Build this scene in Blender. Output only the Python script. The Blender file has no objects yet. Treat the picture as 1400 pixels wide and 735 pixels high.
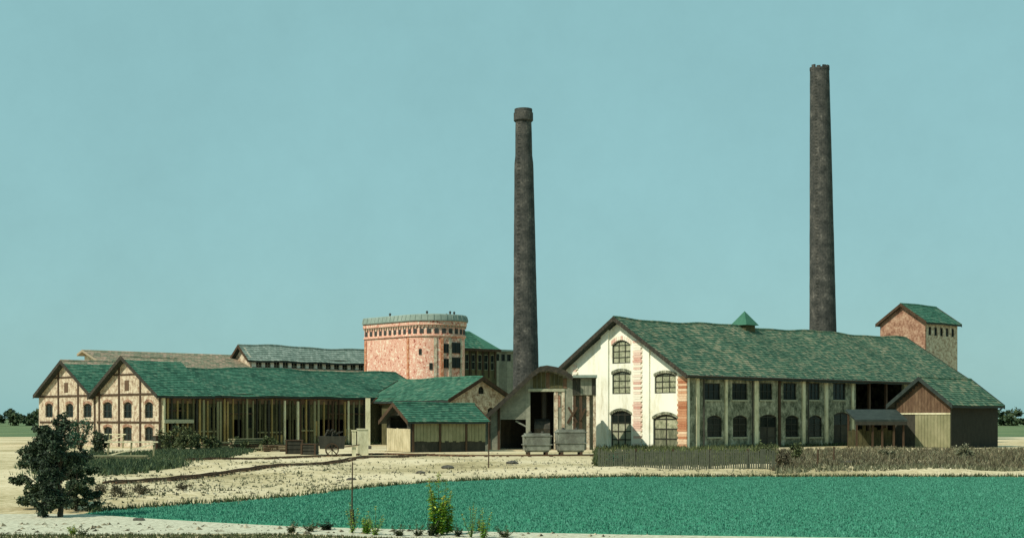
import bpy, bmesh, math, random
import numpy as np
from mathutils import Vector
random.seed(7)
rng = np.random.default_rng(11)
scene = bpy.context.scene
COL = scene.collection
R = math.radians

# ---------------------------------------------------------------- camera
F, H, HOR = 1923.0, 3.4, 570.0           # focal length in photo pixels, eye height, horizon row
cam_d = bpy.data.cameras.new("camera")
cam = bpy.data.objects.new("camera", cam_d)
COL.objects.link(cam)
cam.location = (0, 0, H)
cam.rotation_euler = (R(90), 0, 0)
cam_d.sensor_width = 36
cam_d.lens = 36 * F / 1400
cam_d.shift_y = (HOR - 367.5) / 1400
cam_d.clip_start = 0.5
cam_d.clip_end = 6000
scene.camera = cam

# ---------------------------------------------------------------- sky and sun
SUN_AZ, SUN_EL = 232.0, 45.0             # compass degrees clockwise from +Y (232 = to the left, a little behind the camera)
world = bpy.data.worlds.new("World")
scene.world = world
world.use_nodes = True
wn = world.node_tree.nodes
wl = world.node_tree.links
wn.clear()
out = wn.new("ShaderNodeOutputWorld")
bg = wn.new("ShaderNodeBackground")
sky = wn.new("ShaderNodeTexSky")
sky.sky_type = 'NISHITA'
sky.sun_disc = False
sky.sun_elevation = R(SUN_EL)
sky.sun_rotation = R(SUN_AZ)
sky.air_density = 1.0
sky.dust_density = 1.0
mixs = wn.new("ShaderNodeMix")
mixs.data_type = 'RGBA'
mixs.inputs[0].default_value = 0.82
mixs.inputs[7].default_value = (2.85, 5.6, 5.6, 1)   # even, thin teal overcast of the old print
tex = wn.new("ShaderNodeTexCoord")
nz = wn.new("ShaderNodeTexNoise")
nz.inputs['Scale'].default_value = 9
nz.inputs['Detail'].default_value = 9
nz.inputs['Roughness'].default_value = 0.72
ramp = wn.new("ShaderNodeMapRange")
ramp.inputs[1].default_value = 0.3
ramp.inputs[2].default_value = 0.7
ramp.inputs[3].default_value = 0.955
ramp.inputs[4].default_value = 1.045
vm = wn.new("ShaderNodeVectorMath")
vm.operation = 'SCALE'
wl.new(tex.outputs['Generated'], nz.inputs['Vector'])
wl.new(nz.outputs[0], ramp.inputs[0])
wl.new(sky.outputs[0], mixs.inputs[6])
wl.new(mixs.outputs[2], vm.inputs[0])
wl.new(ramp.outputs[0], vm.inputs['Scale'])
wl.new(vm.outputs[0], bg.inputs[0])
wl.new(bg.outputs[0], out.inputs[0])
bg.inputs[1].default_value = 0.1

sun_d = bpy.data.lights.new("sun", 'SUN')
sun_d.energy = 4.4
sun_d.angle = R(0.5)
sun_d.color = (1.0, 0.93, 0.78)
sun = bpy.data.objects.new("sun", sun_d)
COL.objects.link(sun)
sdir = Vector((math.sin(R(SUN_AZ)) * math.cos(R(SUN_EL)), math.cos(R(SUN_AZ)) * math.cos(R(SUN_EL)), math.sin(R(SUN_EL))))
sun.rotation_euler = sdir.to_track_quat('Z', 'Y').to_euler()
sun.location = (-60, 20, 90)

vs = scene.view_settings
vs.view_transform = 'Standard'
vs.look = 'None'
vs.exposure = 0.0
vs.gamma = 1.0
vs.use_curve_mapping = False

# ---------------------------------------------------------------- materials
def material(name, cols, scale=3.0, rough=0.85, bump=0.15, detail=6, island=0.0, stretch=(1, 1, 1), coarse=None, spec=0.3, metal=0.0):
    """Noise mottled material. cols: list of (pos, (r,g,b)); island: how much each loose piece gets its own value."""
    m = bpy.data.materials.new(name)
    m.use_nodes = True
    n, l = m.node_tree.nodes, m.node_tree.links
    b = n['Principled BSDF']
    b.inputs['Roughness'].default_value = rough
    b.inputs['Specular IOR Level'].default_value = spec
    b.inputs['Metallic'].default_value = metal
    tc = n.new("ShaderNodeTexCoord")
    mp = n.new("ShaderNodeMapping")
    mp.inputs['Scale'].default_value = stretch
    l.new(tc.outputs['Object'], mp.inputs[0])
    t = n.new("ShaderNodeTexNoise")
    t.inputs['Scale'].default_value = scale
    t.inputs['Detail'].default_value = detail
    t.inputs['Roughness'].default_value = 0.7
    l.new(mp.outputs[0], t.inputs['Vector'])
    fac = t.outputs[0]
    if coarse:
        t2 = n.new("ShaderNodeTexNoise")
        t2.inputs['Scale'].default_value = coarse
        t2.inputs['Detail'].default_value = 4
        l.new(mp.outputs[0], t2.inputs['Vector'])
        mx = n.new("ShaderNodeMix")
        mx.inputs[0].default_value = 0.45
        l.new(fac, mx.inputs[2])
        l.new(t2.outputs[0], mx.inputs[3])
        fac = mx.outputs[0]
    if island:
        g = n.new("ShaderNodeNewGeometry")
        mx = n.new("ShaderNodeMix")
        mx.inputs[0].default_value = island
        l.new(fac, mx.inputs[2])
        l.new(g.outputs['Random Per Island'], mx.inputs[3])
        fac = mx.outputs[0]
    cr = n.new("ShaderNodeValToRGB")
    e = cr.color_ramp.elements
    e[0].position, e[0].color = cols[0][0], (*cols[0][1], 1)
    e[1].position, e[1].color = cols[-1][0], (*cols[-1][1], 1)
    for p, c in cols[1:-1]:
        q = e.new(p)
        q.color = (*c, 1)
    l.new(fac, cr.inputs[0])
    l.new(cr.outputs[0], b.inputs['Base Color'])
    if bump:
        bp = n.new("ShaderNodeBump")
        bp.inputs['Strength'].default_value = bump
        bp.inputs['Distance'].default_value = 0.05
        l.new(t.outputs[0], bp.inputs['Height'])
        l.new(bp.outputs[0], b.inputs['Normal'])
    return m

M = {}
M['ground'] = material('dusty_ground', [(0.33, (.13, .10, .05)), (0.43, (.38, .31, .16)), (0.54, (.6, .5, .32)), (0.62, (.66, .56, .38)), (0.70, (.27, .27, .14))], 2.6, 0.95, 0.6, 12, coarse=0.09)
M['meadow'] = material('meadow_soil', [(0.3, (.02, .16, .085)), (0.7, (.04, .27, .15))], 2.5, 0.95, 0.3)
M['blade'] = material('meadow_blades', [(0.1, (.03, .135, .09)), (0.45, (.055, .235, .16)), (0.75, (.085, .305, .215)), (0.93, (.19, .44, .34)), (1.0, (.45, .62, .53))], 0.3, 0.8, 0, 8, island=0.6, coarse=.05)
M['path'] = material('gravel_path', [(0.32, (.2, .19, .13)), (0.5, (.5, .48, .36)), (0.7, (.68, .65, .5))], 5, 0.95, 0.6, 10)
M['tile'] = material('green_weathered_tiles', [(0.25, (.012, .05, .033)), (0.42, (.028, .11, .07)), (0.56, (.05, .155, .1)), (0.68, (.11, .18, .12)), (0.84, (.25, .28, .2))], 2.2, 0.85, 0.2, 11, island=0.3, coarse=0.3)
M['tile_hall'] = material('dull_green_tiles', [(0.25, (.016, .05, .032)), (0.4, (.042, .105, .066)), (0.53, (.085, .15, .094)), (0.65, (.19, .2, .125)), (0.82, (.36, .34, .25))], 2.4, 0.85, 0.2, 11, island=0.32, coarse=0.3)
M['tile_pale'] = material('pale_bleached_tiles', [(0.2, (.13, .16, .11)), (0.42, (.25, .25, .17)), (0.6, (.36, .28, .2)), (0.85, (.5, .34, .27))], 1.5, 0.9, 0.2, 8, island=0.45)
M['roof_grey'] = material('grey_green_metal_roof', [(0.3, (.11, .16, .13)), (0.5, (.2, .26, .22)), (0.72, (.33, .38, .33))], 2.2, 0.75, 0.1, 9, island=0.25, coarse=.5)
M['roof_dark'] = material('tarred_dark_roof', [(0.3, (.012, .02, .018)), (0.6, (.03, .042, .036)), (0.8, (.07, .08, .065))], 1.5, 0.8, 0.2)
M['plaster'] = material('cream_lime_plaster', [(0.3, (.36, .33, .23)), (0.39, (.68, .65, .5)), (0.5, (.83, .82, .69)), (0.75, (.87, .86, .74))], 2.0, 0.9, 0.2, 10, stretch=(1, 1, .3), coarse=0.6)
M['plaster_olive'] = material('grey_olive_plaster', [(0.35, (.02, .024, .015)), (0.44, (.09, .1, .065)), (0.54, (.24, .25, .175)), (0.68, (.55, .53, .41))], 3.6, 0.95, 0.3, 10, stretch=(1, 1, .7), coarse=1.1)  # olive-grey, darker and more mottled than the cream gable plaster
M['brick_red'] = material('red_brick', [(0.3, (.30, .085, .04)), (0.5, (.52, .2, .1)), (0.62, (.68, .42, .26)), (0.78, (.75, .6, .42))], 4, 0.9, 0.3, 8)
M['brick_quoin'] = material('pink_and_cream_quoins', [(0.2, (.6, .33, .26)), (0.42, (.74, .56, .45)), (0.6, (.8, .73, .59)), (0.85, (.84, .8, .66))], 3, 0.9, 0.3, 8, island=0.6)
M['quoin_orange'] = material('orange_quoins', [(0.2, (.33, .11, .05)), (0.45, (.5, .24, .13)), (0.7, (.66, .44, .28)), (0.9, (.78, .68, .5))], 5, 0.9, 0.3, 9, island=0.55)
M['brick_orange'] = material('orange_brick', [(0.3, (.3, .07, .025)), (0.55, (.5, .15, .06)), (0.8, (.62, .32, .18))], 4, 0.9, 0.3, 8)
M['brick_pink'] = material('pale_beige_brick', [(0.34, (.09, .058, .04)), (0.43, (.3, .21, .14)), (0.53, (.53, .45, .33)), (0.68, (.74, .69, .53))], 4.2, 0.9, 0.3, 11, coarse=1.6)
M['brick_tower'] = material('mottled_tower_brick', [(0.37, (.2, .04, .03)), (0.43, (.58, .2, .13)), (0.475, (.8, .56, .42)), (0.52, (.62, .24, .17)), (0.56, (.83, .66, .5)), (0.66, (.87, .78, .6))], 3.4, 0.9, 0.3, 11, coarse=2.4)
M['brick_soot'] = material('sooty_chimney_brick', [(0.34, (.018, .02, .018)), (0.46, (.042, .044, .04)), (0.57, (.08, .077, .068)), (0.7, (.22, .205, .175))], 3.4, 0.95, 0.5, 12, coarse=0.9)
M['timber'] = material('dark_brown_timber', [(0.3, (.03, .016, .008)), (0.7, (.09, .055, .03))], 3, 0.85, 0.2, 5, stretch=(1, 1, .2))
M['barge'] = material('black_brown_timber', [(0.3, (.012, .014, .01)), (0.55, (.04, .035, .025)), (0.75, (.11, .085, .06))], 3, 0.85, 0.2, 8)
M['board'] = material('weathered_boards', [(0.25, (.016, .02, .009)), (0.45, (.05, .05, .022)), (0.6, (.11, .1, .045)), (0.75, (.32, .25, .11))], 3.2, 0.9, 0.3, 10, island=0.25, stretch=(1, 1, .5), coarse=0.9)
M['board_pale'] = material('yellowish_boards', [(0.2, (.08, .08, .04)), (0.5, (.2, .195, .105)), (0.8, (.4, .36, .22))], 2.5, 0.9, 0.3, 9, island=0.35, stretch=(1, 1, .5), coarse=.8)
M['board_cream'] = material('dirty_cream_boards', [(0.25, (.2, .17, .09)), (0.5, (.46, .4, .25)), (0.75, (.66, .58, .4))], 3, 0.9, 0.3, 10, stretch=(1, 1, .5), coarse=1.2)
M['board_ochre'] = material('ochre_boards', [(0.2, (.1, .07, .022)), (0.5, (.28, .2, .07)), (0.8, (.5, .4, .18))], 2.5, 0.9, 0.3, 9, island=0.35, stretch=(1, 1, .4), coarse=.8)
M['board_brown'] = material('brown_boards', [(0.25, (.035, .02, .011)), (0.5, (.11, .065, .038)), (0.75, (.28, .19, .115))], 3, 0.9, 0.3, 10, island=0.25, stretch=(1, 1, .5), coarse=1)
M['board_dark'] = material('blackened_boards', [(0.2, (.012, .013, .01)), (0.5, (.03, .03, .022)), (0.8, (.075, .07, .05))], 2.5, 0.9, 0.3, 8, island=0.35, stretch=(1, 1, .35))
M['cream_wood'] = material('cream_painted_wood', [(0.3, (.3, .28, .16)), (0.5, (.6, .56, .37)), (0.75, (.78, .74, .55))], 4, 0.8, 0.2, 9, stretch=(1, 1, .4), coarse=1)
M['frame'] = material('dark_window_wood', [(0.3, (.012, .014, .01)), (0.7, (.04, .04, .028))], 4, 0.7, 0.1, 4)
M['door_green'] = material('faded_green_door', [(0.3, (.05, .06, .035)), (0.5, (.15, .16, .1)), (0.7, (.34, .33, .22))], 3, 0.8, 0.2, 9, stretch=(1, 1, .4))
M['frame_pale'] = material('pale_window_wood', [(0.3, (.22, .23, .15)), (0.7, (.42, .42, .3))], 4, 0.7, 0.1, 4)
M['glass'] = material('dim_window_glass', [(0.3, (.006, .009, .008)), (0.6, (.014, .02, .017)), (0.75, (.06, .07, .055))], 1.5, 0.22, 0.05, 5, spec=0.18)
M['glass_pale'] = material('pale_mottled_glass', [(0.3, (.1, .115, .07)), (0.5, (.3, .31, .2)), (0.7, (.55, .53, .38))], 2.5, 0.35, 0.05, 7, spec=0.3)  # panes with a pale, mottled base colour
M['iron'] = material('dull_iron', [(0.3, (.03, .032, .028)), (0.7, (.085, .075, .055))], 3, 0.6, 0.1, 5, metal=0.3)
M['rust'] = material('rusty_rail_iron', [(0.3, (.045, .02, .01)), (0.7, (.13, .065, .03))], 3, 0.7, 0.1, 5)
M['grey_metal'] = material('galvanised_grey', [(0.3, (.07, .065, .05)), (0.45, (.15, .155, .125)), (0.6, (.25, .265, .215)), (0.75, (.38, .39, .32))], 2.2, 0.85, 0.3, 9, coarse=.7)
M['grey_board'] = material('grey_boarding', [(0.25, (.07, .075, .055)), (0.45, (.17, .175, .13)), (0.62, (.28, .28, .21)), (0.8, (.4, .38, .29))], 3.0, 0.9, 0.2, 10, island=0.2, coarse=1.0)
M['fence'] = material('mossy_fence_wood', [(0.15, (.014, .018, .013)), (0.5, (.05, .06, .042)), (0.85, (.17, .17, .12))], 2.0, 0.9, 0.2, 6, island=0.7)
M['bark'] = material('bark', [(0.3, (.025, .02, .012)), (0.7, (.08, .065, .04))], 5, 0.95, 0.4, 6)
M['leaf_dark'] = material('dark_leaves', [(0.08, (.008, .016, .01)), (0.5, (.025, .044, .024)), (0.85, (.06, .09, .045)), (1.0, (.2, .22, .14))], 0.8, 0.75, 0, 3, island=0.75)
M['leaf_deep'] = material('deep_green_leaves', [(0.08, (.012, .024, .012)), (0.5, (.036, .06, .03)), (0.85, (.09, .12, .055)), (1.0, (.26, .28, .16))], 0.8, 0.75, 0, 3, island=0.75)
M['leaf_olive'] = material('olive_leaves', [(0.08, (.02, .03, .012)), (0.5, (.055, .075, .028)), (0.9, (.14, .16, .06))], 0.8, 0.75, 0, 3, island=0.7)
M['leaf_blue'] = material('blue_green_leaves', [(0.08, (.01, .03, .02)), (0.5, (.03, .085, .05)), (0.9, (.08, .16, .09))], 0.8, 0.75, 0, 3, island=0.7)
M['leaf_dark2'] = material('deep_green_weeds', [(0.08, (.01, .022, .012)), (0.5, (.035, .065, .03)), (0.9, (.12, .15, .06))], 0.4, 0.8, 0, 5, island=0.55)
M['leaf_bright'] = material('bright_leaves', [(0.08, (.05, .14, .012)), (0.5, (.16, .34, .03)), (0.9, (.46, .5, .08))], 2, 0.7, 0, 3, island=0.7)
M['leaf_brown'] = material('brown_dry_stalks', [(0.08, (.025, .02, .012)), (0.5, (.085, .075, .045)), (0.9, (.2, .18, .11))], 0.8, 0.85, 0, 3, island=0.7)
M['leaf_scrub'] = material('scrub_leaves', [(0.08, (.035, .04, .022)), (0.5, (.12, .13, .075)), (0.9, (.27, .26, .17))], 0.8, 0.85, 0, 3, island=0.7)
M['flower'] = material('yellow_blossom', [(0.3, (.5, .4, .03)), (0.7, (.7, .6, .1))], 3, 0.7, 0, 3)
M['brick_dusk'] = material('dusky_brown_brick', [(0.34, (.10, .045, .03)), (0.46, (.27, .14, .09)), (0.56, (.4, .25, .17)), (0.68, (.52, .38, .26))], 3.2, 0.9, 0.3, 10, coarse=0.8)
M['sleeper'] = material('bleached_sleeper_wood', [(0.15, (.05, .035, .02)), (0.5, (.13, .09, .055)), (0.85, (.3, .23, .14))], 2.0, 0.9, 0.2, 5, island=0.6)
M['field'] = material('far_field', [(0.3, (.05, .09, .035)), (0.5, (.1, .15, .06)), (0.7, (.2, .22, .1))], 0.05, 0.95, 0.2, 9)
M['rubble'] = material('rubble_stones', [(0.15, (.05, .045, .03)), (0.5, (.2, .17, .11)), (0.85, (.5, .45, .33))], 1, 0.95, 0.2, 4, island=0.8)
M['stone'] = material('dark_stone', [(0.3, (.03, .03, .025)), (0.7, (.12, .11, .09))], 4, 0.9, 0.4, 6)

# ---------------------------------------------------------------- helpers
def tag(o, label=None, cat=None, group=None, kind=None):
    if label: o['label'] = label
    if cat: o['category'] = cat
    if group: o['group'] = group
    if kind: o['kind'] = kind
    return o

def thing(name, label, cat, loc=(0, 0, 0), rz=0.0, group=None):
    o = bpy.data.objects.new(name, None)
    COL.objects.link(o)
    o.empty_display_size = 0.3
    o.location = loc
    o.rotation_euler = (0, 0, rz)
    return tag(o, label, cat, group)

class MB:
    """Collects faces for one mesh object."""
    def __init__(s):
        s.v, s.f = [], []
    def poly(s, pts):
        k = len(s.v)
        s.v.extend([tuple(p) for p in pts])
        s.f.append(tuple(range(k, k + len(pts))))
        return s
    def box(s, x0, x1, y0, y1, z0, z1):
        k = len(s.v)
        s.v.extend([(x0, y0, z0), (x1, y0, z0), (x1, y1, z0), (x0, y1, z0), (x0, y0, z1), (x1, y0, z1), (x1, y1, z1), (x0, y1, z1)])
        for f in ((0, 3, 2, 1), (4, 5, 6, 7), (0, 1, 5, 4), (1, 2, 6, 5), (2, 3, 7, 6), (3, 0, 4, 7)):
            s.f.append(tuple(k + i for i in f))
        return s
    def extrude(s, pts, d):
        """Closed prism from polygon pts (3d) pushed along d."""
        k, n = len(s.v), len(pts)
        s.v.extend([tuple(p) for p in pts])
        s.v.extend([tuple(p[i] + d[i] for i in range(3)) for p in pts])
        s.f.append(tuple(range(k + n - 1, k - 1, -1)))
        s.f.append(tuple(range(k + n, k + 2 * n)))
        for i in range(n):
            j = (i + 1) % n
            s.f.append((k + i, k + j, k + n + j, k + n + i))
        return s
    def bar(s, a, b, w, d=None):
        """Square bar between two points."""
        a, b = Vector(a), Vector(b)
        t = (b - a).normalized()
        u = t.cross(Vector((0, 0, 1)))
        if u.length < 1e-3: u = Vector((1, 0, 0))
        u.normalize()
        w2 = t.cross(u) * (d or w) / 2
        u = u * w / 2
        return s.extrude([a + u + w2, a - u + w2, a - u - w2, a + u - w2], b - a)
    def tube(s, a, b, r0, r1=None, n=8, caps=True):
        a, b = Vector(a), Vector(b)
        r1 = r0 if r1 is None else r1
        t = (b - a).normalized()
        u = t.cross(Vector((0, 0, 1)))
        if u.length < 1e-3: u = Vector((1, 0, 0))
        u.normalize()
        w = t.cross(u)
        k = len(s.v)
        for c, r in ((a, r0), (b, r1)):
            for i in range(n):
                q = 2 * math.pi * i / n
                s.v.append(tuple(c + u * r * math.cos(q) + w * r * math.sin(q)))
        for i in range(n):
            j = (i + 1) % n
            s.f.append((k + i, k + j, k + n + j, k + n + i))
        if caps:
            s.f.append(tuple(range(k + n - 1, k - 1, -1)))
            s.f.append(tuple(range(k + n, k + 2 * n)))
        return s
    def lathe(s, prof, n=32, cap=True, a0=0.0):
        k = len(s.v)
        for r, z in prof:
            for i in range(n):
                q = a0 + 2 * math.pi * i / n
                s.v.append((r * math.cos(q), r * math.sin(q), z))
        for j in range(len(prof) - 1):
            for i in range(n):
                i2 = (i + 1) % n
                s.f.append((k + j * n + i, k + j * n + i2, k + (j + 1) * n + i2, k + (j + 1) * n + i))
        if cap:
            m = len(prof) - 1
            s.f.append(tuple(k + m * n + i for i in range(n)))
        return s
    def build(s, name, mat, parent=None, smooth=False, fix=True):
        me = bpy.data.meshes.new(name)
        me.from_pydata(s.v, [], s.f)
        if fix:
            b = bmesh.new()
            b.from_mesh(me)
            bmesh.ops.recalc_face_normals(b, faces=b.faces)
            b.to_mesh(me)
            b.free()
        if smooth:
            me.polygons.foreach_set('use_smooth', [True] * len(me.polygons))
        me.materials.append(mat)
        me.update()
        o = bpy.data.objects.new(name, me)
        COL.objects.link(o)
        if parent: o.parent = parent
        return o

def gp(px, py, z=0.0):
    """Ground point seen at a photo pixel."""
    Y = (H - z) * F / (py - HOR)
    return ((px - 700) / F * Y, Y)

def at(px, Y): return (px - 700) / F * Y
def zz(py, Y): return H + (HOR - py) / F * Y

class Site:
    """A building's own axes: x along its ridge, y along its gable, seen from a root Empty."""
    def __init__(s, X, Y, deg):
        s.X, s.Y, s.a = X, Y, R(deg)
        s.c, s.s = math.cos(s.a), math.sin(s.a)
    def gy(s, px, x0=0.0):
        k = (px - 700) / F
        return (s.X + x0 * s.c - k * (s.Y + x0 * s.s)) / (s.s + k * s.c)
    def lx(s, px, y0=0.0):
        k = (px - 700) / F
        return (k * (s.Y + y0 * s.c) - s.X + y0 * s.s) / (s.c - k * s.s)
    def z(s, py, x=0.0, y=0.0):
        return zz(py, s.Y + x * s.s + y * s.c)

# wall in the plane x = x0 (along y) or y = y0 (along x)
def arch(op, a):
    a0, a1, z0, z1, r = op
    if r <= 0: return z1
    q = (2 * (a - a0) / (a1 - a0) - 1)
    return z1 - r * (1 - math.sqrt(max(0.0, 1 - min(1, q * q)))) if r >= (a1 - a0) * .45 else z1 - r * q * q

def lerp(bp, a):
    for (a0, z0), (a1, z1) in zip(bp, bp[1:]):
        if a0 - 1e-6 <= a <= a1 + 1e-6:
            return z0 + (z1 - z0) * (a - a0) / (a1 - a0)
    return bp[-1][1]

def wall(mb, fn, inward, top, ops, th=0.35, zb=0.0):
    """fn(a, z) -> point on the outer face; inward = offset vector times th; top = [(a, z)...]; ops = openings."""
    iv = Vector(inward) * th
    cuts = {a for a, _ in top}
    for o in ops: cuts |= {o[0], o[1]}
    lo, hi = top[0][0], top[-1][0]
    cuts = sorted(c for c in cuts if lo <= c <= hi)
    P = lambda a, z, d=0: Vector(fn(a, z)) + iv * d
    for a0, a1 in zip(cuts, cuts[1:]):
        if a1 - a0 < 1e-5: continue
        mid = (a0 + a1) / 2
        inside = sorted([o for o in ops if o[0] <= mid <= o[1]], key=lambda o: o[2])
        base = (zb, zb)
        segs = []
        for o in inside:
            if o[2] > base[0]: segs.append((base, (o[2], o[2])))
            base = (o[3], o[3])
        segs.append((base, (lerp(top, a0), lerp(top, a1))))
        for (b0, b1), (t0, t1) in segs:
            for d in (0, 1):
                mb.poly([P(a0, b0, d), P(a1, b1, d), P(a1, t1, d), P(a0, t0, d)])
        mb.poly([P(a0, segs[-1][1][0], 0), P(a1, segs[-1][1][1], 0), P(a1, segs[-1][1][1], 1), P(a0, segs[-1][1][0], 1)])
    for a in (lo, hi):
        z1 = lerp(top, a)
        mb.poly([P(a, zb, 0), P(a, z1, 0), P(a, z1, 1), P(a, zb, 1)])
    for o in ops:
        a0, a1, z0, z1, r = o
        for q, w in (((a0, z0), (a1, z0)), ((a0, z0), (a0, z1)), ((a1, z0), (a1, z1)), ((a0, z1), (a1, z1))):
            if q[1] == w[1] == zb: continue
            mb.poly([P(*q, 0), P(*w, 0), P(*w, 1), P(*q, 1)])
        if r > 0:      # the two spandrels above a curved head
            n = 8
            xs = [a0 + (a1 - a0) * i / n for i in range(n + 1)]
            for p, q in zip(xs, xs[1:]):
                zp, zq = arch(o, p), arch(o, q)
                for d in (0.02, 0.98):
                    mb.poly([P(p, zp, d), P(q, zq, d), P(q, z1, d), P(p, z1, d)])
                mb.poly([P(p, zp, 0.02), P(q, zq, 0.02), P(q, zq, 0.98), P(p, zp, 0.98)])

def window(parent, fn, inward, op, cols=2, rows=2, frame='frame', glass='glass', bar=0.09, single=False, name='window', depth=0.12, door_z=None, leaf='board_dark'):
    """Framed window set back in an opening; panes (and door leaves below door_z) are its children."""
    iv = Vector(inward)
    a0, a1, z0, z1, r = op
    mb = MB()
    P = lambda a, z, d=0.0: Vector(fn(a, z)) + iv * (depth + d)
    b = bar
    n = 8
    xs = [a0 + (a1 - a0) * i / n for i in range(n + 1)]
    for p, q in zip(xs, xs[1:]):                     # head
        zp, zq = arch(op, p), arch(op, q)
        mb.extrude([P(p, zp - b * 1.3), P(q, zq - b * 1.3), P(q, zq), P(p, zp)], iv * .1)
    for u, v in ((a0, a0 + b), (a1 - b, a1)):        # jambs
        zt = min(arch(op, u), arch(op, v))
        mb.extrude([P(u, z0), P(v, z0), P(v, zt), P(u, zt)], iv * .1)
    mb.extrude([P(a0 + b, z0), P(a1 - b, z0), P(a1 - b, z0 + b), P(a0 + b, z0 + b)], iv * .1)
    w = (a1 - a0) / cols
    for i in range(1, cols):
        x = a0 + w * i
        zt = arch(op, x) - b
        mb.extrude([P(x - b * .4, z0 + b), P(x + b * .4, z0 + b), P(x + b * .4, zt), P(x - b * .4, zt)], iv * .08)
    hgt = (z1 - r) - z0
    zr = [z0 + hgt * j / rows for j in range(rows + 1)] if r > 0 else [z0 + (z1 - z0) * j / rows for j in range(rows + 1)]
    for zc in zr[1:(rows + 1 if r > 0 else rows)]:
        mb.extrude([P(a0 + b, zc - b * .4, .004), P(a1 - b, zc - b * .4, .004), P(a1 - b, zc + b * .4, .004), P(a0 + b, zc + b * .4, .004)], iv * .07)
    fr = mb.build(name, M[frame], parent)
    rowsz = list(zip(zr, zr[1:])) + ([(zr[-1], None)] if r > 0 else [])
    pm, dm = MB(), MB()
    for i in range(cols):
        x0, x1 = a0 + w * i, a0 + w * (i + 1)
        for zl, zh in rowsz:
            if zh is None:
                pts = [P(x0 + .02, zl, .06), P(x1 - .02, zl, .06)] + [P(x1 - .02 - (x1 - x0 - .04) * k / 4, arch(op, x1 - .02 - (x1 - x0 - .04) * k / 4) - .03, .06) for k in range(5)]
            else:
                pts = [P(x0 + .02, zl, .06), P(x1 - .02, zl, .06), P(x1 - .02, min(zh, arch(op, x1)), .06), P(x0 + .02, min(zh, arch(op, x0)), .06)]
            tgt = dm if (door_z is not None and zl < door_z - 0.05) else pm
            if single or tgt is dm:
                tgt.extrude(pts, iv * .02)
            else:
                MB().extrude(pts, iv * .02).build('pane', M[glass], fr)
    if single and pm.f: pm.build('pane', M[glass], fr)
    if dm.f: dm.build('door_leaf', M[leaf], fr)
    return fr

def slope_tiles(mb, e0, e1, up, nrm, rows, cols, jit=0.03, thick=0.05, vr=(0.0, 1.0), both=False):
    """Overlapping tiles on a slope: e0->e1 along the eave, up = eave-to-ridge vector."""
    e0, e1, up, nrm = Vector(e0), Vector(e1), Vector(up), Vector(nrm)
    d = e1 - e0
    for j in range(rows):
        v0, v1 = j / rows, (j + 1) / rows
        if v0 < vr[0] - 1e-6 or v0 >= vr[1] - 1e-6: continue
        off = 0.5 if j % 2 else 0.0
        for i in range(-1 if off else 0, cols):
            u0, u1 = max(0.0, (i + off) / cols), min(1.0, (i + 1 + off) / cols)
            if u1 - u0 < 0.15 / cols: continue
            h = thick + random.uniform(0, jit)
            sl = random.uniform(-.12, .12) / rows
            a = e0 + d * u0 + up * (v0 + min(0, sl)) + nrm * h
            b = e0 + d * (u1 - .04 / cols) + up * (v0 + min(0, sl)) + nrm * (h + random.uniform(-.012, .012))
            c = e0 + d * (u1 - .04 / cols) + up * min(1, v1 + .03 / rows) + nrm * 0.012
            e = e0 + d * u0 + up * min(1, v1 + .03 / rows) + nrm * 0.012
            k = len(mb.v)
            mb.v.extend([tuple(a), tuple(b), tuple(c), tuple(e), tuple(a - nrm * (h - .003)), tuple(b - nrm * (h - .003))])
            mb.f.append((k, k + 1, k + 2, k + 3))
            mb.f.append((k + 4, k + 5, k + 1, k))

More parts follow.
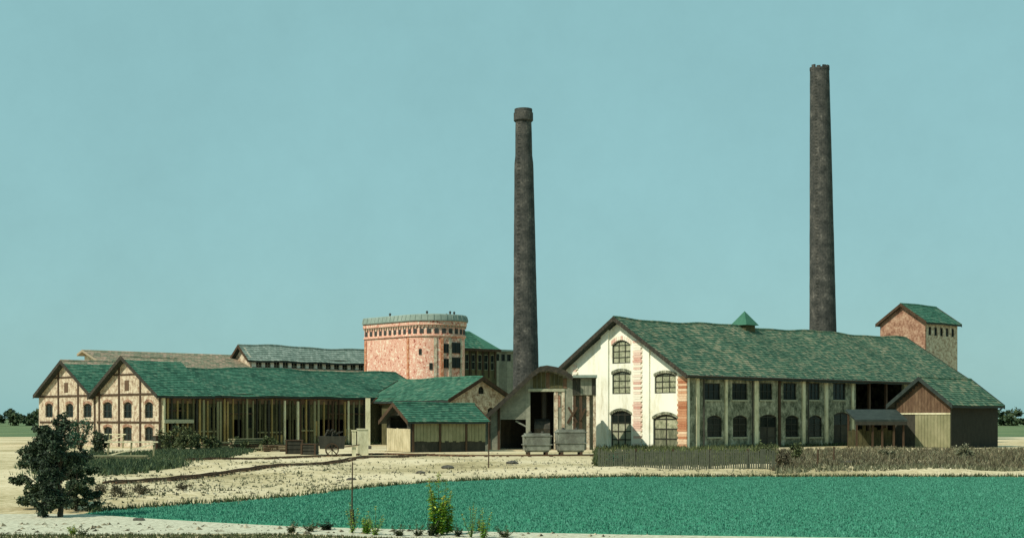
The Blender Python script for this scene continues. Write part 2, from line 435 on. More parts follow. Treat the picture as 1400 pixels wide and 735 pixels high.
def gable_roof(root, x0, x1, W, zw, zr, ov_e=0.6, th=0.22, tile='tile', tsz=0.45, pale=0.0, barge='timber', sides=(0, 1), ridge_w=0.16, ends=(0, 1)):
    """Gabled roof with its ridge along x at y = W/2: slabs, tiles, ridge cap and barge boards, all children of root."""
    half = W / 2
    m = (zr - zw) / half
    ln = math.hypot(1, m)
    rf = MB()
    ph = random.random() * 6
    amp = min(1.0, (x1 - x0) / 25)
    def sag(v):
        x, y, z = v
        t = max(0.0, min(1.0, (z - zw + .5) / (zr - zw)))
        return (x, y, z - amp * (.05 + .2 * t) * (.5 + .5 * math.sin(x * .31 + ph)) - amp * .05 * math.sin(x * .9 + ph * 2))
    ns = max(1, int((x1 - x0) / 1.0))
    for sgn in (0, 1):
        ye = -ov_e if sgn == 0 else W + ov_e
        ze = zw - m * ov_e
        for k in range(ns):
            xa_, xb_ = x0 + (x1 - x0) * k / ns, x0 + (x1 - x0) * (k + 1) / ns
            pts = [(xa_, ye, ze), (xa_, half, zr), (xa_, half, zr - th * ln), (xa_, ye, ze - th * ln)]
            rf.extrude(pts, (xb_ - xa_, 0, 0))
    rf.v = [sag((v[0], v[1], v[2] - .02)) for v in rf.v]
    ro = rf.build('roof', M['roof_dark'], root)
    up_len = math.hypot(half + ov_e, m * (half + ov_e))
    rows, cols = max(4, int(up_len / tsz)), max(4, int((x1 - x0) / tsz))
    for sgn in sides:
        tm, pm = MB(), MB()
        ye, dy = (-ov_e, 1) if sgn == 0 else (W + ov_e, -1)
        ze = zw - m * ov_e
        e0, e1 = (x0 + .02, ye, ze), (x1 - .02, ye, ze)
        if sgn: e0, e1 = e1, e0
        up = (0, dy * (half + ov_e), m * (half + ov_e))
        nrm = Vector((0, -dy * m, 1)).normalized()
        cut = 1.0 - pale
        slope_tiles(tm, e0, e1, up, nrm, rows, cols, vr=(0, cut))
        tm.v = [sag(v) for v in tm.v]
        tag(tm.build('roof_tiles', M[tile], ro, fix=False), kind='stuff')
        if pale:
            slope_tiles(pm, e0, e1, up, nrm, rows, cols, vr=(cut, 1.01))
            pm.v = [sag(v) for v in pm.v]
            tag(pm.build('roof_tiles', M['tile_pale'], ro, fix=False), 'bleached pale tiles along the ridge', kind='stuff')
    rc = MB()
    n = max(3, int((x1 - x0) / 0.5))
    for i in range(n):
        a = x0 + (x1 - x0) * i / n
        b = x0 + (x1 - x0) * (i + 1) / n - .02
        rc.tube((a, half, zr + .03 + random.uniform(0, .02)), (b, half, zr + .03), ridge_w, ridge_w * .92, 7)
    rc.v = [sag(v) for v in rc.v]
    rc.build('ridge_cap', M['tile_pale' if pale else tile], ro)
    if barge:
        for xa in [(x0 - .06, x1 + .01)[k] for k in ends]:
            for sgn in (0, 1):
                ye = -ov_e if sgn == 0 else W + ov_e
                ze = zw - m * ov_e
                bg_ = MB().extrude([(xa, ye, ze + .12), (xa, half, zr + .12), (xa, half, zr - th * ln - .12), (xa, ye, ze - th * ln - .12)], (.05, 0, 0))
                bg_.v = [sag(v) for v in bg_.v]
                bg_.build('barge_board', M[barge], ro)
    return ro

def leaves(mb_v, mb_f, c, rad, n, size, squash=1.0, up=0.0):
    """Small leaf faces through an ellipsoid, thicker in random clumps."""
    k = max(4, n // 60)
    cl = rng.normal(size=(k, 3))
    cl /= np.linalg.norm(cl, axis=1)[:, None]
    cl *= (rng.random((k, 1)) ** .45)
    idx = rng.integers(0, k, n)
    p = cl[idx] + rng.normal(scale=.17, size=(n, 3))
    p = p * np.array(rad) + np.array(c)
    p[:, 2] = np.maximum(p[:, 2], 0.03)
    for q in p:
        a, b = rng.normal(size=3), rng.normal(size=3)
        a[2] += up
        a /= np.linalg.norm(a); b -= a * a.dot(b); b /= np.linalg.norm(b)
        s = size * (0.6 + .8 * rng.random())
        kk = len(mb_v)
        mb_v.extend([tuple(q - a * s), tuple(q + b * s * .5), tuple(q + a * s), tuple(q - b * s * .5)])
        mb_f.append((kk, kk + 1, kk + 2, kk + 3))

def shrub(X, Y, w, h, label, mat='leaf_dark', n=900, size=0.12, group=None, name='shrub', cat='shrub', z0=0.0, stems=5):
    root = thing(name, label, cat, (X, Y, z0), random.random() * 6, group)
    st = MB()
    for i in range(stems):
        q = 6.28 * i / stems + random.random()
        r = w * .3 * random.random()
        mid = (r * .5 * math.cos(q), r * .5 * math.sin(q), h * .35)
        tip = (r * 1.5 * math.cos(q), r * 1.5 * math.sin(q), h * .8)
        st.tube((0.03 * math.cos(q), .03 * math.sin(q), -.05), mid, .035 * h / 2 + .01, .025 * h / 2 + .006, 5)
        st.tube(mid, tip, .025 * h / 2 + .006, .006, 5)
    st.build('stem', M['bark'], root)
    m = MB()
    nb = 5
    for i in range(nb):
        q = 6.28 * random.random()
        r = w * .22 * random.random()
        hh = h * random.uniform(.32, .6)
        leaves(m.v, m.f, (r * math.cos(q), r * math.sin(q), hh), (w * .34, w * .34, h * .42 if i else h * .5), n // nb, size)
    m.build('foliage', M[mat], root, fix=False)
    return root

def blades(name, pts, hgt, wid, mat, label, cat=None, lean=.5, per=3):
    """Grass as one mass: per blades at each (x, y, z)."""
    pts = np.asarray(pts)
    p = np.repeat(pts, per, axis=0)
    n = len(p)
    p[:, :2] += rng.normal(scale=.06, size=(n, 2))
    q = rng.random(n) * 6.283
    hh = hgt * (.45 + 1.1 * rng.random(n) ** 2)
    ww = wid * (.6 + .8 * rng.random(n))
    l = lean * hh * rng.random(n)
    lq = rng.random(n) * 6.283
    v = np.zeros((n, 3, 3))
    v[:, 0] = p; v[:, 1] = p; v[:, 2] = p
    v[:, 0, 0] += np.cos(q) * ww; v[:, 0, 1] += np.sin(q) * ww
    v[:, 1, 0] -= np.cos(q) * ww; v[:, 1, 1] -= np.sin(q) * ww
    v[:, :2, 2] -= .02
    v[:, 2, 0] += np.cos(lq) * l; v[:, 2, 1] += np.sin(lq) * l
    v[:, 2, 2] += hh
    me = bpy.data.meshes.new(name)
    me.vertices.add(n * 3)
    me.vertices.foreach_set('co', v.reshape(-1))
    me.loops.add(n * 3)
    me.loops.foreach_set('vertex_index', np.arange(n * 3, dtype=np.int32))
    me.polygons.add(n)
    me.polygons.foreach_set('loop_start', np.arange(0, n * 3, 3, dtype=np.int32))
    me.polygons.foreach_set('loop_total', np.full(n, 3, dtype=np.int32))
    me.update(calc_edges=True)
    me.materials.append(mat)
    o = bpy.data.objects.new(name, me)
    COL.objects.link(o)
    return tag(o, label, cat, kind='stuff')

# ---------------------------------------------------------------- ground
def sm(a, b, x):
    t = min(1, max(0, (x - a) / (b - a)))
    return t * t * (3 - 2 * t)

FAR = [gp(*p) for p in ((118, 701), (200, 694), (300, 687), (400, 679), (500, 667), (600, 659), (700, 655), (850, 652), (1000, 652), (1280, 652), (1560, 652))]
NEAR = [gp(*p) for p in ((118, 702), (200, 708), (300, 714), (400, 719), (550, 723), (700, 727), (900, 731), (1280, 736))] + [(40, 39.0)]
fx, fy = [p[0] for p in FAR], [p[1] for p in FAR]
nx, ny = [p[0] for p in NEAR], [p[1] for p in NEAR]
def far(x): return float(np.interp(x, fx, fy))
def near(x): return float(np.interp(x, nx, ny))

def bump(x, y):
    """Low uneven bank between the meadow and the works yard; level elsewhere."""
    k = sm(far(x) + 1, far(x) + 6, y) * (1 - sm(108, 120, y)) * (1 - sm(60, 80, abs(x)))
    return k * (.12 + .09 * math.sin(x * .33 + y * .21) + .05 * math.sin(x * .9 - y * .4) + .02 * math.sin(x * 2.9 + y * 1.1))

xs = [-3000, -800, -300, -150] + [i * 1.0 for i in range(-85, 86)] + [150, 300, 800, 3000]
ys = [-300, -40, 0, 20] + [30 + i * 1.0 for i in range(0, 95)] + [130, 140, 170, 220, 300, 500, 1000, 2500, 5000]
g = MB()
g.v = [(x, y, bump(x, y) if 40 < y < 122 and abs(x) < 84 else 0.0) for y in ys for x in xs]
nxs = len(xs)
g.f = [(j * nxs + i, j * nxs + i + 1, (j + 1) * nxs + i + 1, (j + 1) * nxs + i) for j in range(len(ys) - 1) for i in range(nxs - 1)]
tag(g.build('ground', M['ground'], fix=False), kind='structure')

def strip(name, lo, hi, x0, x1, z, mat, nx_=80, ny_=6):
    s = MB()
    for j in range(ny_ + 1):
        for i in range(nx_ + 1):
            x = x0 + (x1 - x0) * i / nx_
            a, b = lo(x), hi(x)
            s.v.append((x, a + (b - a) * j / ny_, z))
    for j in range(ny_):
        for i in range(nx_):
            k = j * (nx_ + 1) + i
            s.f.append((k, k + 1, k + nx_ + 2, k + nx_ + 1))
    return tag(s.build(name, mat, fix=False), kind='structure')

strip('meadow', near, far, fx[0], 34.0, .004, M['meadow'])
strip('path', lambda x: float(np.interp(x, [-30, -13, -6.5, -3, 5, 12, 40], [40.6, 40.9, 41.2, 39.6, 38.6, 37, 35])), lambda x: near(x) if x > fx[0] else near(fx[0]), -30, 30, .004, M['path'])

# meadow grass: tufts all over the meadow
pts = []
x = rng.uniform(fx[0], 34, 160000)
y = rng.uniform(38, 81, 160000)
fa, na = np.interp(x, fx, fy), np.interp(x, nx, ny)
keep = (y < fa - .1 + .25 * np.sin(x * 2.1) * np.sin(x * .7) + rng.normal(scale=.25, size=len(x))) & (y > na + .08)
pts = np.stack([x[keep], y[keep], np.full(keep.sum(), .004)], 1)
blades('meadow_grass', pts, .06, .032, M['blade'], 'short even green grass covering the meadow in front of the works', per=3)

# coarse dark grass on the near verge of the path
x = rng.uniform(-17, 2, 5000) ** 1
lo = np.interp(x, [-30, -13, -6.5, -3, 5], [40.4, 40.6, 40.7, 39.2, 38.2])
y = lo - rng.random(len(x)) ** 1.3 * 3.0
blades('verge_grass', np.stack([x, y, np.zeros(len(x))], 1), .075, .02, M['leaf_olive'], 'rough olive grass along the near side of the gravel path', per=4)

# scrub and dry weeds in front of the works
def scatter(poly_px, n):
    """Ground points inside a photo-space band given as [(px, py_far, py_near)...]."""
    res = []
    ppx = [p[0] for p in poly_px]
    while len(res) < n:
        px = random.uniform(ppx[0], ppx[-1])
        f = np.interp(px, ppx, [p[1] for p in poly_px])
        nn = np.interp(px, ppx, [p[2] for p in poly_px])
        X, Y = gp(px, random.uniform(f, nn))
        res.append((X, Y, bump(X, Y)))
    return res
blades('dry_scrub', scatter([(1060, 614, 648), (1180, 612, 646), (1400, 612, 646)], 4200), .24, .05, M['leaf_scrub'], 'pale dry scrub between the meadow and the dark shed', per=4, lean=.9)
blades('brown_scrub', scatter([(1055, 616, 644), (1180, 614, 642), (1400, 614, 642)], 3600), .34, .05, M['leaf_brown'], 'brown dry stalks standing in the scrub before the hall', per=4, lean=.9)
blades('dark_weeds', [(x_ + random.gauss(0, .5), y_ + random.gauss(0, 2.0), 0) for x_, y_, z_ in scatter([(60, 622, 655), (160, 622, 650), (240, 617, 640), (330, 615, 618)], 11000)], .36, .08, M['leaf_dark2'], 'dark green weeds below the half timbered sheds', per=4, lean=.9)
blades('fence_weeds', scatter([(812, 612, 638), (1064, 610, 638)], 3400), .42, .06, M['leaf_olive'], 'dark weeds grown up behind the paling fence', per=4, lean=.8)
blades('low_bank_grass', scatter([(60, 612, 700), (330, 620, 690), (480, 628, 665)], 1000), .1, .05, M['leaf_scrub'], 'short patchy dry grass on the left of the bank', per=4, lean=.9)
blades('bank_weeds', scatter([(110, 660, 692), (300, 648, 685), (500, 632, 665), (620, 630, 656), (900, 628, 650), (1060, 640, 650)], 800), .13, .035, M['leaf_scrub'], 'thin dry weeds dotting the sandy bank', per=3, lean=.9)
blades('meadow_edge_weeds', [(xx, far(xx) + .15 + abs(random.gauss(0, .25)), .0) for xx in rng.uniform(fx[0], 30, 2200)], .2, .035, M['leaf_olive'], 'dull weeds along the far edge of the meadow', per=3, lean=.9)

far_b = MB()
far_b.poly([(-2900, 245, .01), (2900, 245, .01), (2900, 4900, .01), (-2900, 4900, .01)])
for x0, x1 in ((-2900, -100), (100, 2900)):
    far_b.poly([(x0, 60, .01), (x1, 60, .01), (x1, 244.9, .01), (x0, 244.9, .01)])
tag(far_b.build('field', M['field'], fix=False), kind='structure')
wv, wf = [], []
for i in range(260):
    xx = -480 + i * 3.7 + random.uniform(-3, 3)
    hh = random.uniform(5, 9.0)
    leaves(wv, wf, (xx, 560 + random.uniform(-15, 15), hh * .42), (4.4, 4.4, hh * .45), 420, .75)
wd = MB(); wd.v, wd.f = wv, wf
tag(wd.build('far_woods', M['leaf_dark2'], fix=False), 'low dark line of far woods behind the works', kind='stuff')

# ---------------------------------------------------------------- building parts shared by several things
ANG = 42.5
XF = lambda x0=0.0: (lambda a, z: (x0, a, z))      # gable plane: a runs along local y
YF = lambda y0=0.0: (lambda a, z: (a, y0, z))      # long plane: a runs along local x

# ======================================================== white hall
S = Site(18.72, 150, ANG)
hall = thing('factory_hall', 'large factory hall with cream white gable, red brick strips and long green roof', 'factory hall', (S.X, S.Y, 0), S.a)
W, L, zw, zr = 19.8, 58.0, 8.3, 14.5
gop = lambda p0, p1, y0, y1, r=0.0: (S.gy(p1), S.gy(p0), S.z(y1, 0, S.gy(p1)) if y1 else 0.0, S.z(y0, 0, S.gy(p1)), r)
g_attic = gop(837, 862, 464, 496, .55)
g_mid = gop(837, 862, 507, 538, .3)
g_mid_r = gop(895, 924, 509, 537, .3)
g_low = gop(835, 863, 561, 612, .45)[:2] + (0.0, S.z(561, 0, S.gy(863)), .45)
g_low_r = gop(893, 927, 566, 614, .5)[:2] + (0.0, S.z(566, 0, S.gy(927)), .5)
yc = W / 2
mirror = lambda o: (2 * S.gy(850) - o[1], 2 * S.gy(850) - o[0]) + o[2:]
gops = [g_attic, g_mid, g_mid_r, g_low, g_low_r]
mb = MB()
wall(mb, XF(), (1, 0, 0), [(0, zw - .12), (yc, zr - .42), (W, zw - .12)], gops)
mb.build('gable_wall', M['plaster'], hall)
lop = lambda p0, p1, y0, y1, r=0.0, grd=False: (S.lx(p0), S.lx(p1), 0.0 if grd else S.z(y1, S.lx(p0)), S.z(y0, S.lx(p0)), r)
ups = [lop(a, b, 523, 546) for a, b in ((963, 985), (1001, 1022), (1039, 1056), (1071, 1089), (1106, 1121), (1139, 1156))]
lows = [lop(a, b, 567, 597, .35) for a, b in ((967, 987), (1002, 1022), (1074, 1092), (1106, 1124))]
doors = [lop(1039, 1062, 566, 614, .3, True), lop(1140, 1162, 563, 611, .3, True)]
shade_bay = (S.lx(1170), S.lx(1236), 0.0, S.z(521, S.lx(1170)), 0.0)  # opening added to stand for the shade on the wall under the eave
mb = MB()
wall(mb, YF(), (0, 1, 0), [(.36, zw), (L, zw)], ups + lows + doors + [shade_bay])
mb.build('long_wall', M['plaster_olive'], hall)
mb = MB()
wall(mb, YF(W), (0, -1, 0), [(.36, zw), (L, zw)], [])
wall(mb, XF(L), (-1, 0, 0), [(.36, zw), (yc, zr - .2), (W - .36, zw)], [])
mb.build('rear_wall', M['plaster_olive'], hall)
# brick strips on the gable
for i, (p0, p1, mt) in enumerate(((812, 822, 'brick_red'), (866, 879, 'brick_red'), (927, 940, 'brick_orange'))):
    a0, a1 = S.gy(p1), S.gy(p0)
    if i == 2: a0 = 0.002
    if i == 0: a0, a1 = W - 3.4, W - 2.6
    m = (zr - zw) / yc
    zt = [zw + m * min(a, W - a) - .22 for a in (a0, a1)]
    qb, z, k = MB(), 0.0, 0
    while z < min(zt) - .3:
        h_ = .27
        i0, i1 = (.0, .0) if k % 2 else (.22, .12)
        if i == 2: i0 = 0
        qb.box(-.14 - .012 * (k % 3), -.002, a0 + i0, a1 - i1, z, min(z + h_ - .02, min(zt) - .05))
        z += h_
        k += 1
    qb.build('brick_strip', M['quoin_orange' if i == 2 else 'brick_quoin'], hall)
for p0, p1 in ((823, 833), (880, 889)):
    a0, a1 = S.gy(p1), S.gy(p0)
    m = (zr - zw) / yc
    zt = [zw + m * min(a, W - a) - .24 for a in (a0, a1)]
    MB().extrude([(-.2, a0, 0), (-.2, a1, 0), (-.2, a1, zt[1]), (-.2, a0, zt[0])], (.19, 0, 0)).build('pilaster', M['plaster'], hall)
# curved brick hoods over the gable windows
for o, dz in ((g_attic, .45), (g_mid, .3), (g_mid_r, .25), (g_low, .25), (g_low_r, .25)):
    hb = MB()
    n = 10
    ex = .12
    a0, a1 = o[0] - ex, o[1] + ex
    big = (a0, a1, o[2], o[3] + .04, o[4] + .05)
    for i in range(n):
        p, q = a0 + (a1 - a0) * i / n, a0 + (a1 - a0) * (i + .9) / n
        hb.extrude([(-.1, p, arch(big, p)), (-.1, q, arch(big, q)), (-.1, q, arch(big, q) + dz), (-.1, p, arch(big, p) + dz)], (.095, 0, 0))
    hb.build('window_hood', M['brick_quoin' if dz > .4 else 'plaster_olive'], hall)
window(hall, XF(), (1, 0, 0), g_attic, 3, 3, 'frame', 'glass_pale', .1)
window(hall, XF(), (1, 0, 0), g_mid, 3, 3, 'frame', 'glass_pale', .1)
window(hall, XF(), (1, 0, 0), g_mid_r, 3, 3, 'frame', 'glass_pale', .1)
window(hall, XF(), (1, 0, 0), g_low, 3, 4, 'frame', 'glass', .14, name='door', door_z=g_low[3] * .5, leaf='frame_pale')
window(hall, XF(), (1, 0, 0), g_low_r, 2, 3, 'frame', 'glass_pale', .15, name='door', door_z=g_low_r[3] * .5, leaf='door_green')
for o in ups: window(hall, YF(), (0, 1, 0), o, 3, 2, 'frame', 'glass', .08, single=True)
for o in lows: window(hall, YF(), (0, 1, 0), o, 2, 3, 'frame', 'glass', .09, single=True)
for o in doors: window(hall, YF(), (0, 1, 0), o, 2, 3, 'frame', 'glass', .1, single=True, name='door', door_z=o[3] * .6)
# wall piers, sills and downpipe of the long wall
for px, w, mt in ((953, .5, 'cream_wood'), (992, .4, 'cream_wood'), (1033, .7, 'cream_wood'), (1065, .35, 'timber'), (1098, .55, 'cream_wood'), (1129, .6, 'cream_wood'), (1165, .45, 'cream_wood')):
    a = S.lx(px)
    MB().box(a - w / 2, a + w / 2, -.16, -.002, 0, zw - .35).build('pier', M[mt], hall)
for px in (960, 1027, 1103):
    a = S.lx(px)
    MB().tube((a, -.24, 0), (a, -.24, zw - .4), .09, .09, 8).build('downpipe', M['iron'], hall)
for o in ups + lows:
    MB().box(o[0] - .12, o[1] + .12, -.1, -.003, o[2] - .16, o[2] - .003).build('sill', M['frame_pale'], hall)
MB().box(S.lx(957), L, -.08, -.004, S.z(556, S.lx(957)), S.z(554, S.lx(957))).build('string_course', M['plaster_olive'], hall) if False else None
MB().box(.4, S.lx(1137), -.2, -.004, 0, .5).build('plinth', M['stone'], hall) if False else None
# rafters' ends and gutter below the eave
gb = MB()
for i in range(60):
    a = -.9 + i * (L + 1) / 60
    gb.box(a, a + .14, -.68, -.004, zw - .52, zw - .36)
tag(gb.build('rafter_ends', M['timber'], hall), kind='stuff')
roof = gable_roof(hall, -1.0, L + .6, W, zw, zr, .75, .24, 'tile_hall', .42, barge='barge')
MB().tube((-1, -.83, zw - .5), (L + .6, -.83, zw - .5), .09, .09, 8).build('gutter', M['iron'], roof)
# timber posts in the opening added to give the shade under the eave
for px in (1190, 1213):
    a = S.lx(px)
    MB().box(a - .14, a + .14, .05, .33, 0, shade_bay[3]).build('shade_bay_post', M['timber'], hall)
# small ridge turret
tx = S.lx(1018, yc)
t = MB()
t.box(tx - .9, tx + .9, yc - .9, yc + .9, zr - 1.1, zr + .12)
tu = t.build('roof_turret', M['board'], roof)
tp = MB()
c = (tx, yc, zr + 1.9)
q = [(tx + i * 1.25, yc + j * 1.25, zr + .125) for i, j in ((-1, -1), (1, -1), (1, 1), (-1, 1))]
for i in range(4): tp.poly([q[i], q[(i + 1) % 4], c])
tp.poly(q[::-1])
tp.build('turret_roof', M['tile'], roof)

# ======================================================== half-timbered sheds
def shed(label, X, Y, wins, near_one):
    S = Site(X, Y, ANG)
    root = thing('timbered_shed', label, 'shed', (X, Y, 0), S.a, 'half timbered sheds with pink brick gables')
    W, L, zw, zr = 15.75, 38.5, 6.1, 10.35
    yc = W / 2
    ops = []
    for p0, p1, y0, y1, r in wins:
        a0, a1 = S.gy(p1), S.gy(p0)
        ops.append((a0, a1, S.z(y1, 0, a0), S.z(y0, 0, a0), r))
    mb = MB()
    wall(mb, XF(), (1, 0, 0), [(0, zw - .1), (yc, zr - .3), (W, zw - .1)], ops)
    mb.build('gable_wall', M['brick_pink'], root)
    for o in ops: window(root, XF(), (1, 0, 0), o, 2, 2, 'frame', 'glass', .1, single=True)
    m = (zr - zw) / yc
    posts = [.12, W * .25, W * .42, W * .58, W * .75, W - .14] if near_one else [.12, W * .33, W * .67, W - .14]
    posts = [.13, S.gy(192), S.gy(163), S.gy(136)] if near_one else [.13, S.gy(107), S.gy(80)]
    for a in posts:
        MB().box(-.07, .003, a - .19, a + .19, 0, zw + m * min(a, W - a) - .2).build('timber_post', M['timber'], root)
    segs = sorted(posts + [W - .16])
    for z in (S.z(577, 0, 4), zw - .1):
        for a, b in zip(segs, segs[1:]):
            if b - a > .6 and not any(o[2] < z < o[3] and not (o[1] < a or o[0] > b) for o in ops):
                MB().box(-.06, .003, a + .195, b - .195, z - .12, z + .12).build('timber_rail', M['timber'], root)
    lo, hi = posts[0], W - .16
    for a_, b_ in ((lo, posts[1]), (posts[-1] if near_one else lo, hi)):
        z0_, z1_ = zw + .05, zw + m * min(W - b_, b_, yc) * .55
        MB().bar((-.04, a_ + .3, zw + .15), (-.04, (a_ + b_) / 2, zw + m * min((a_ + b_) / 2, W - (a_ + b_) / 2) - .45), .2, .08).build('timber_brace', M['timber'], root)
    MB().box(-.055, .003, yc - 3.2, yc + 3.2, zr - 2.15, zr - 1.95).build('timber_rail', M['timber'], root)
    MB().box(-.05, -.003, W * .5 - .5, W * .5 + .5, zr - 3.9, zr - 2.7).build('loft_shutter', M['board_brown'], root)
    hb = MB()
    for o in ops:
        a0, a1 = o[0] - .1, o[1] + .1
        big = (a0, a1, o[2], o[3] + .03, o[4])
        for i in range(6):
            p, q = a0 + (a1 - a0) * i / 6, a0 + (a1 - a0) * (i + .92) / 6
            hb.extrude([(-.055, p, arch(big, p)), (-.055, q, arch(big, q)), (-.055, q, arch(big, q) + .28), (-.055, p, arch(big, p) + .28)], (.05, 0, 0))
    hb.build('window_hood', M['brick_dusk'], root)
    mb = MB()
    wall(mb, YF(W), (0, -1, 0), [(.36, zw), (L, zw)], [])
    wall(mb, XF(L), (-1, 0, 0), [(.36, zw), (yc, 9.2), (W - .36, zw)], [])
    mb.build('rear_wall', M['board'], root)
    zl = 9.35
    rf = gable_roof(root, 4.0, L + .4, W, zw, zl, .55 if near_one else .0, .2, 'tile', .42, pale=.0, ridge_w=.14, ends=(1,))
    rf = gable_roof(root, -.75, 6.5, W, zw, zr, .6 if near_one else .0, .2, 'tile', .42, pale=.1, barge='barge', ends=(0,))
    return root, S, W, L, zw, zr, rf

shedA, SA, W, L, zw, zr, rfA = shed('pink brick timbered shed gable with dark posts, in front of the long green roof', -38.9, 155.7,
    [(141, 153, 549, 571, .3), (169, 180, 549, 571, .3), (198, 209, 549, 571, .3), (168, 180, 583, 602, .2), (142, 153, 583, 602, .2), (198, 209, 583, 602, .2)], True)
d2 = Vector((-math.sin(R(ANG)), math.cos(R(ANG))))
shed('pink brick timbered shed gable half hidden by the dark trees, behind its twin', -38.9 + d2.x * 15.76, 155.7 + d2.y * 15.76,
     [(90, 100, 551, 570, .3), (114, 125, 551, 570, .3), (62, 72, 551, 570, .3)], False)

# long boarded side wall of the near shed
root = shedA
ends = SA.lx(515)
wins, drs = [], []
for a, b in ((240, 250), (262, 272), (288, 298), (312, 322), (336, 346), (360, 370), (414, 424), (450, 462), (484, 494)):
    wins.append((SA.lx(a), SA.lx(b), SA.z(585, SA.lx(a)), SA.z(556, SA.lx(a)), 0))
for a, b in ((228, 240), (318, 332), (350, 358), (390, 404), (436, 470)):
    drs.append((SA.lx(a), SA.lx(b), 0.0, SA.z(573, SA.lx(a)), 0))
wins = [w for w in wins if not any(w[0] < d[1] and w[1] > d[0] for d in drs)]
mb = MB()
wall(mb, YF(), (0, 1, 0), [(.36, zw), (38.5, zw)], wins + drs, .2)
mb.build('long_wall', M['board'], root)
for o in wins: window(root, YF(), (0, 1, 0), o, 2, 3, 'frame', 'glass', .07, single=True, depth=.06)
bb = MB()     # cover strips of the boarding
i = .4
while i < 38.3:
    zt, zb_ = zw - .35, 0
    cuts = [(o[2], o[3]) for o in wins + drs if o[0] - .08 < i < o[1] + .08]
    z = 0
    for c0, c1 in sorted(cuts):
        if c0 > z: bb.box(i, i + .06, -.04, -.002, z, c0 - .03)
        z = c1 + .03
    bb.box(i, i + .06, -.04, -.002, z, zt)
    i += .3
tag(bb.build('cover_strips', M['board'], root), kind='stuff')
MB().box(.4, SA.lx(505), -.09, -.045, zw - 1.15, zw - .5).build('eave_board', M['board_brown'], root)
uprights = [(223, .24, 'cream_wood'), (388, .2, 'cream_wood'), (406, .26, 'cream_wood'), (475, .2, 'cream_wood'), (300, .22, 'board_pale')]
px = 228.0
while px < 502:
    if all(abs(px - u[0]) > 3 for u in uprights[:5]):
        uprights.append((px, random.choice((.09, .12, .16, .2)), random.choice(('board', 'board_pale', 'timber', 'board_ochre', 'board_ochre', 'board_dark'))))
    px += random.uniform(3.5, 8.5)
for px, w_, mt in uprights:
    a = SA.lx(px)
    MB().box(a - w_ / 2, a + w_ / 2, -.3, -.05, 0, zw - random.uniform(.5, .9)).build('wall_post', M[mt], root)
px = 232.0
while px < 498:      # infill panels between the uprights
    w_ = random.uniform(5, 11)
    a0, a1 = SA.lx(px), SA.lx(px + w_)
    if not any(o[0] < a1 and o[1] > a0 for o in wins + drs):
        z0 = random.choice((0.1, .1, 1.2, 2.4))
        MB().box(a0, a1, -.12, -.05, z0, z0 + random.uniform(.9, 2.2)).build('wall_panel', M[random.choice(('board_ochre', 'board_brown', 'board_pale', 'board'))], root)
    px += w_ + random.uniform(1, 9)
for p0, p1, py in ((228, 252, 562), (262, 296, 590), (306, 345, 566), (350, 384, 592), (410, 430, 590), (446, 500, 566)):
    MB().box(SA.lx(p0), SA.lx(p1), -.2, -.05, SA.z(py, 8), SA.z(py, 8) + .16).build('wall_rail', M['board_pale' if py > 580 else 'timber'], root)
MB().box(SA.lx(222), SA.lx(262), -.5, -.05, SA.z(578, 1.5), SA.z(573, 1.5)).build('ledge', M['frame_pale'], root)

# ======================================================== cross wing with pink gable
SW = Site(-7.5, 165, ANG - 90)      # its own x runs toward the viewer's right-front, y along the gable
# root at left gable corner: local x = gable normal outward, so build the body on negative x
wing = thing('brick_wing', 'low wing with mottled pink brick gable and green roof joining the long shed', 'factory wing', (SW.X, SW.Y, 0), SW.a)
Ww, Lw, zw2, zr2 = 9.8, 15.6, 5.7, 8.2
gy = lambda px: ((SW.X - (px - 700) / F * SW.Y) / (SW.s + (px - 700) / F * SW.c))
# local y axis of this site points along +d1
rnd = (gy(658) - .45, gy(658) + .45, 6.2, 7.1, .45)
w1 = (2.2, 3.3, 2.6, 4.6, .25); w2 = (6.2, 7.3, 2.6, 4.6, .25)
mb = MB()
wall(mb, XF(), (-1, 0, 0), [(0, zw2), (Ww / 2, zr2 - .12), (Ww, zw2)], [rnd, w1, w2])
mb.build('gable_wall', M['brick_pink'], wing)
for o in (rnd, w1, w2): window(wing, XF(), (-1, 0, 0), o, 2, 2, 'frame', 'glass', .08, single=True)
mb = MB()
wall(mb, YF(), (0, 1, 0), [(-12.8, zw2), (-.36, zw2)], [])
wall(mb, YF(Ww), (0, -1, 0), [(-12.8, zw2), (-.36, zw2)], [])
mb.build('side_wall', M['board'], wing)
MB().box(-13.2, 0.3, -.1, -.003, zw2 - .75, zw2 - .35).build('eave_board', M['board_brown'], wing)
gable_roof(wing, -Lw, .7, Ww, zw2, zr2, .6, .2, 'tile', .42, barge='timber')
# cream corner post carrying the eave
px = 503
X, Y = at(px, 151), 151
p = thing('corner_post', 'tall cream wooden post under the shed eave beside a low cream block', 'post', (X, Y, 0), R(10))
MB().box(-.36, .36, -.36, .36, 0, .35).build('post_base', M['stone'], p)
MB().box(-.24, .24, -.24, .24, .35, 5.45).build('post_shaft', M['cream_wood'], p)
MB().bar((0, 0, 4.6), (1.0, 0.1, 5.5), .16).build('brace', M['timber'], p)

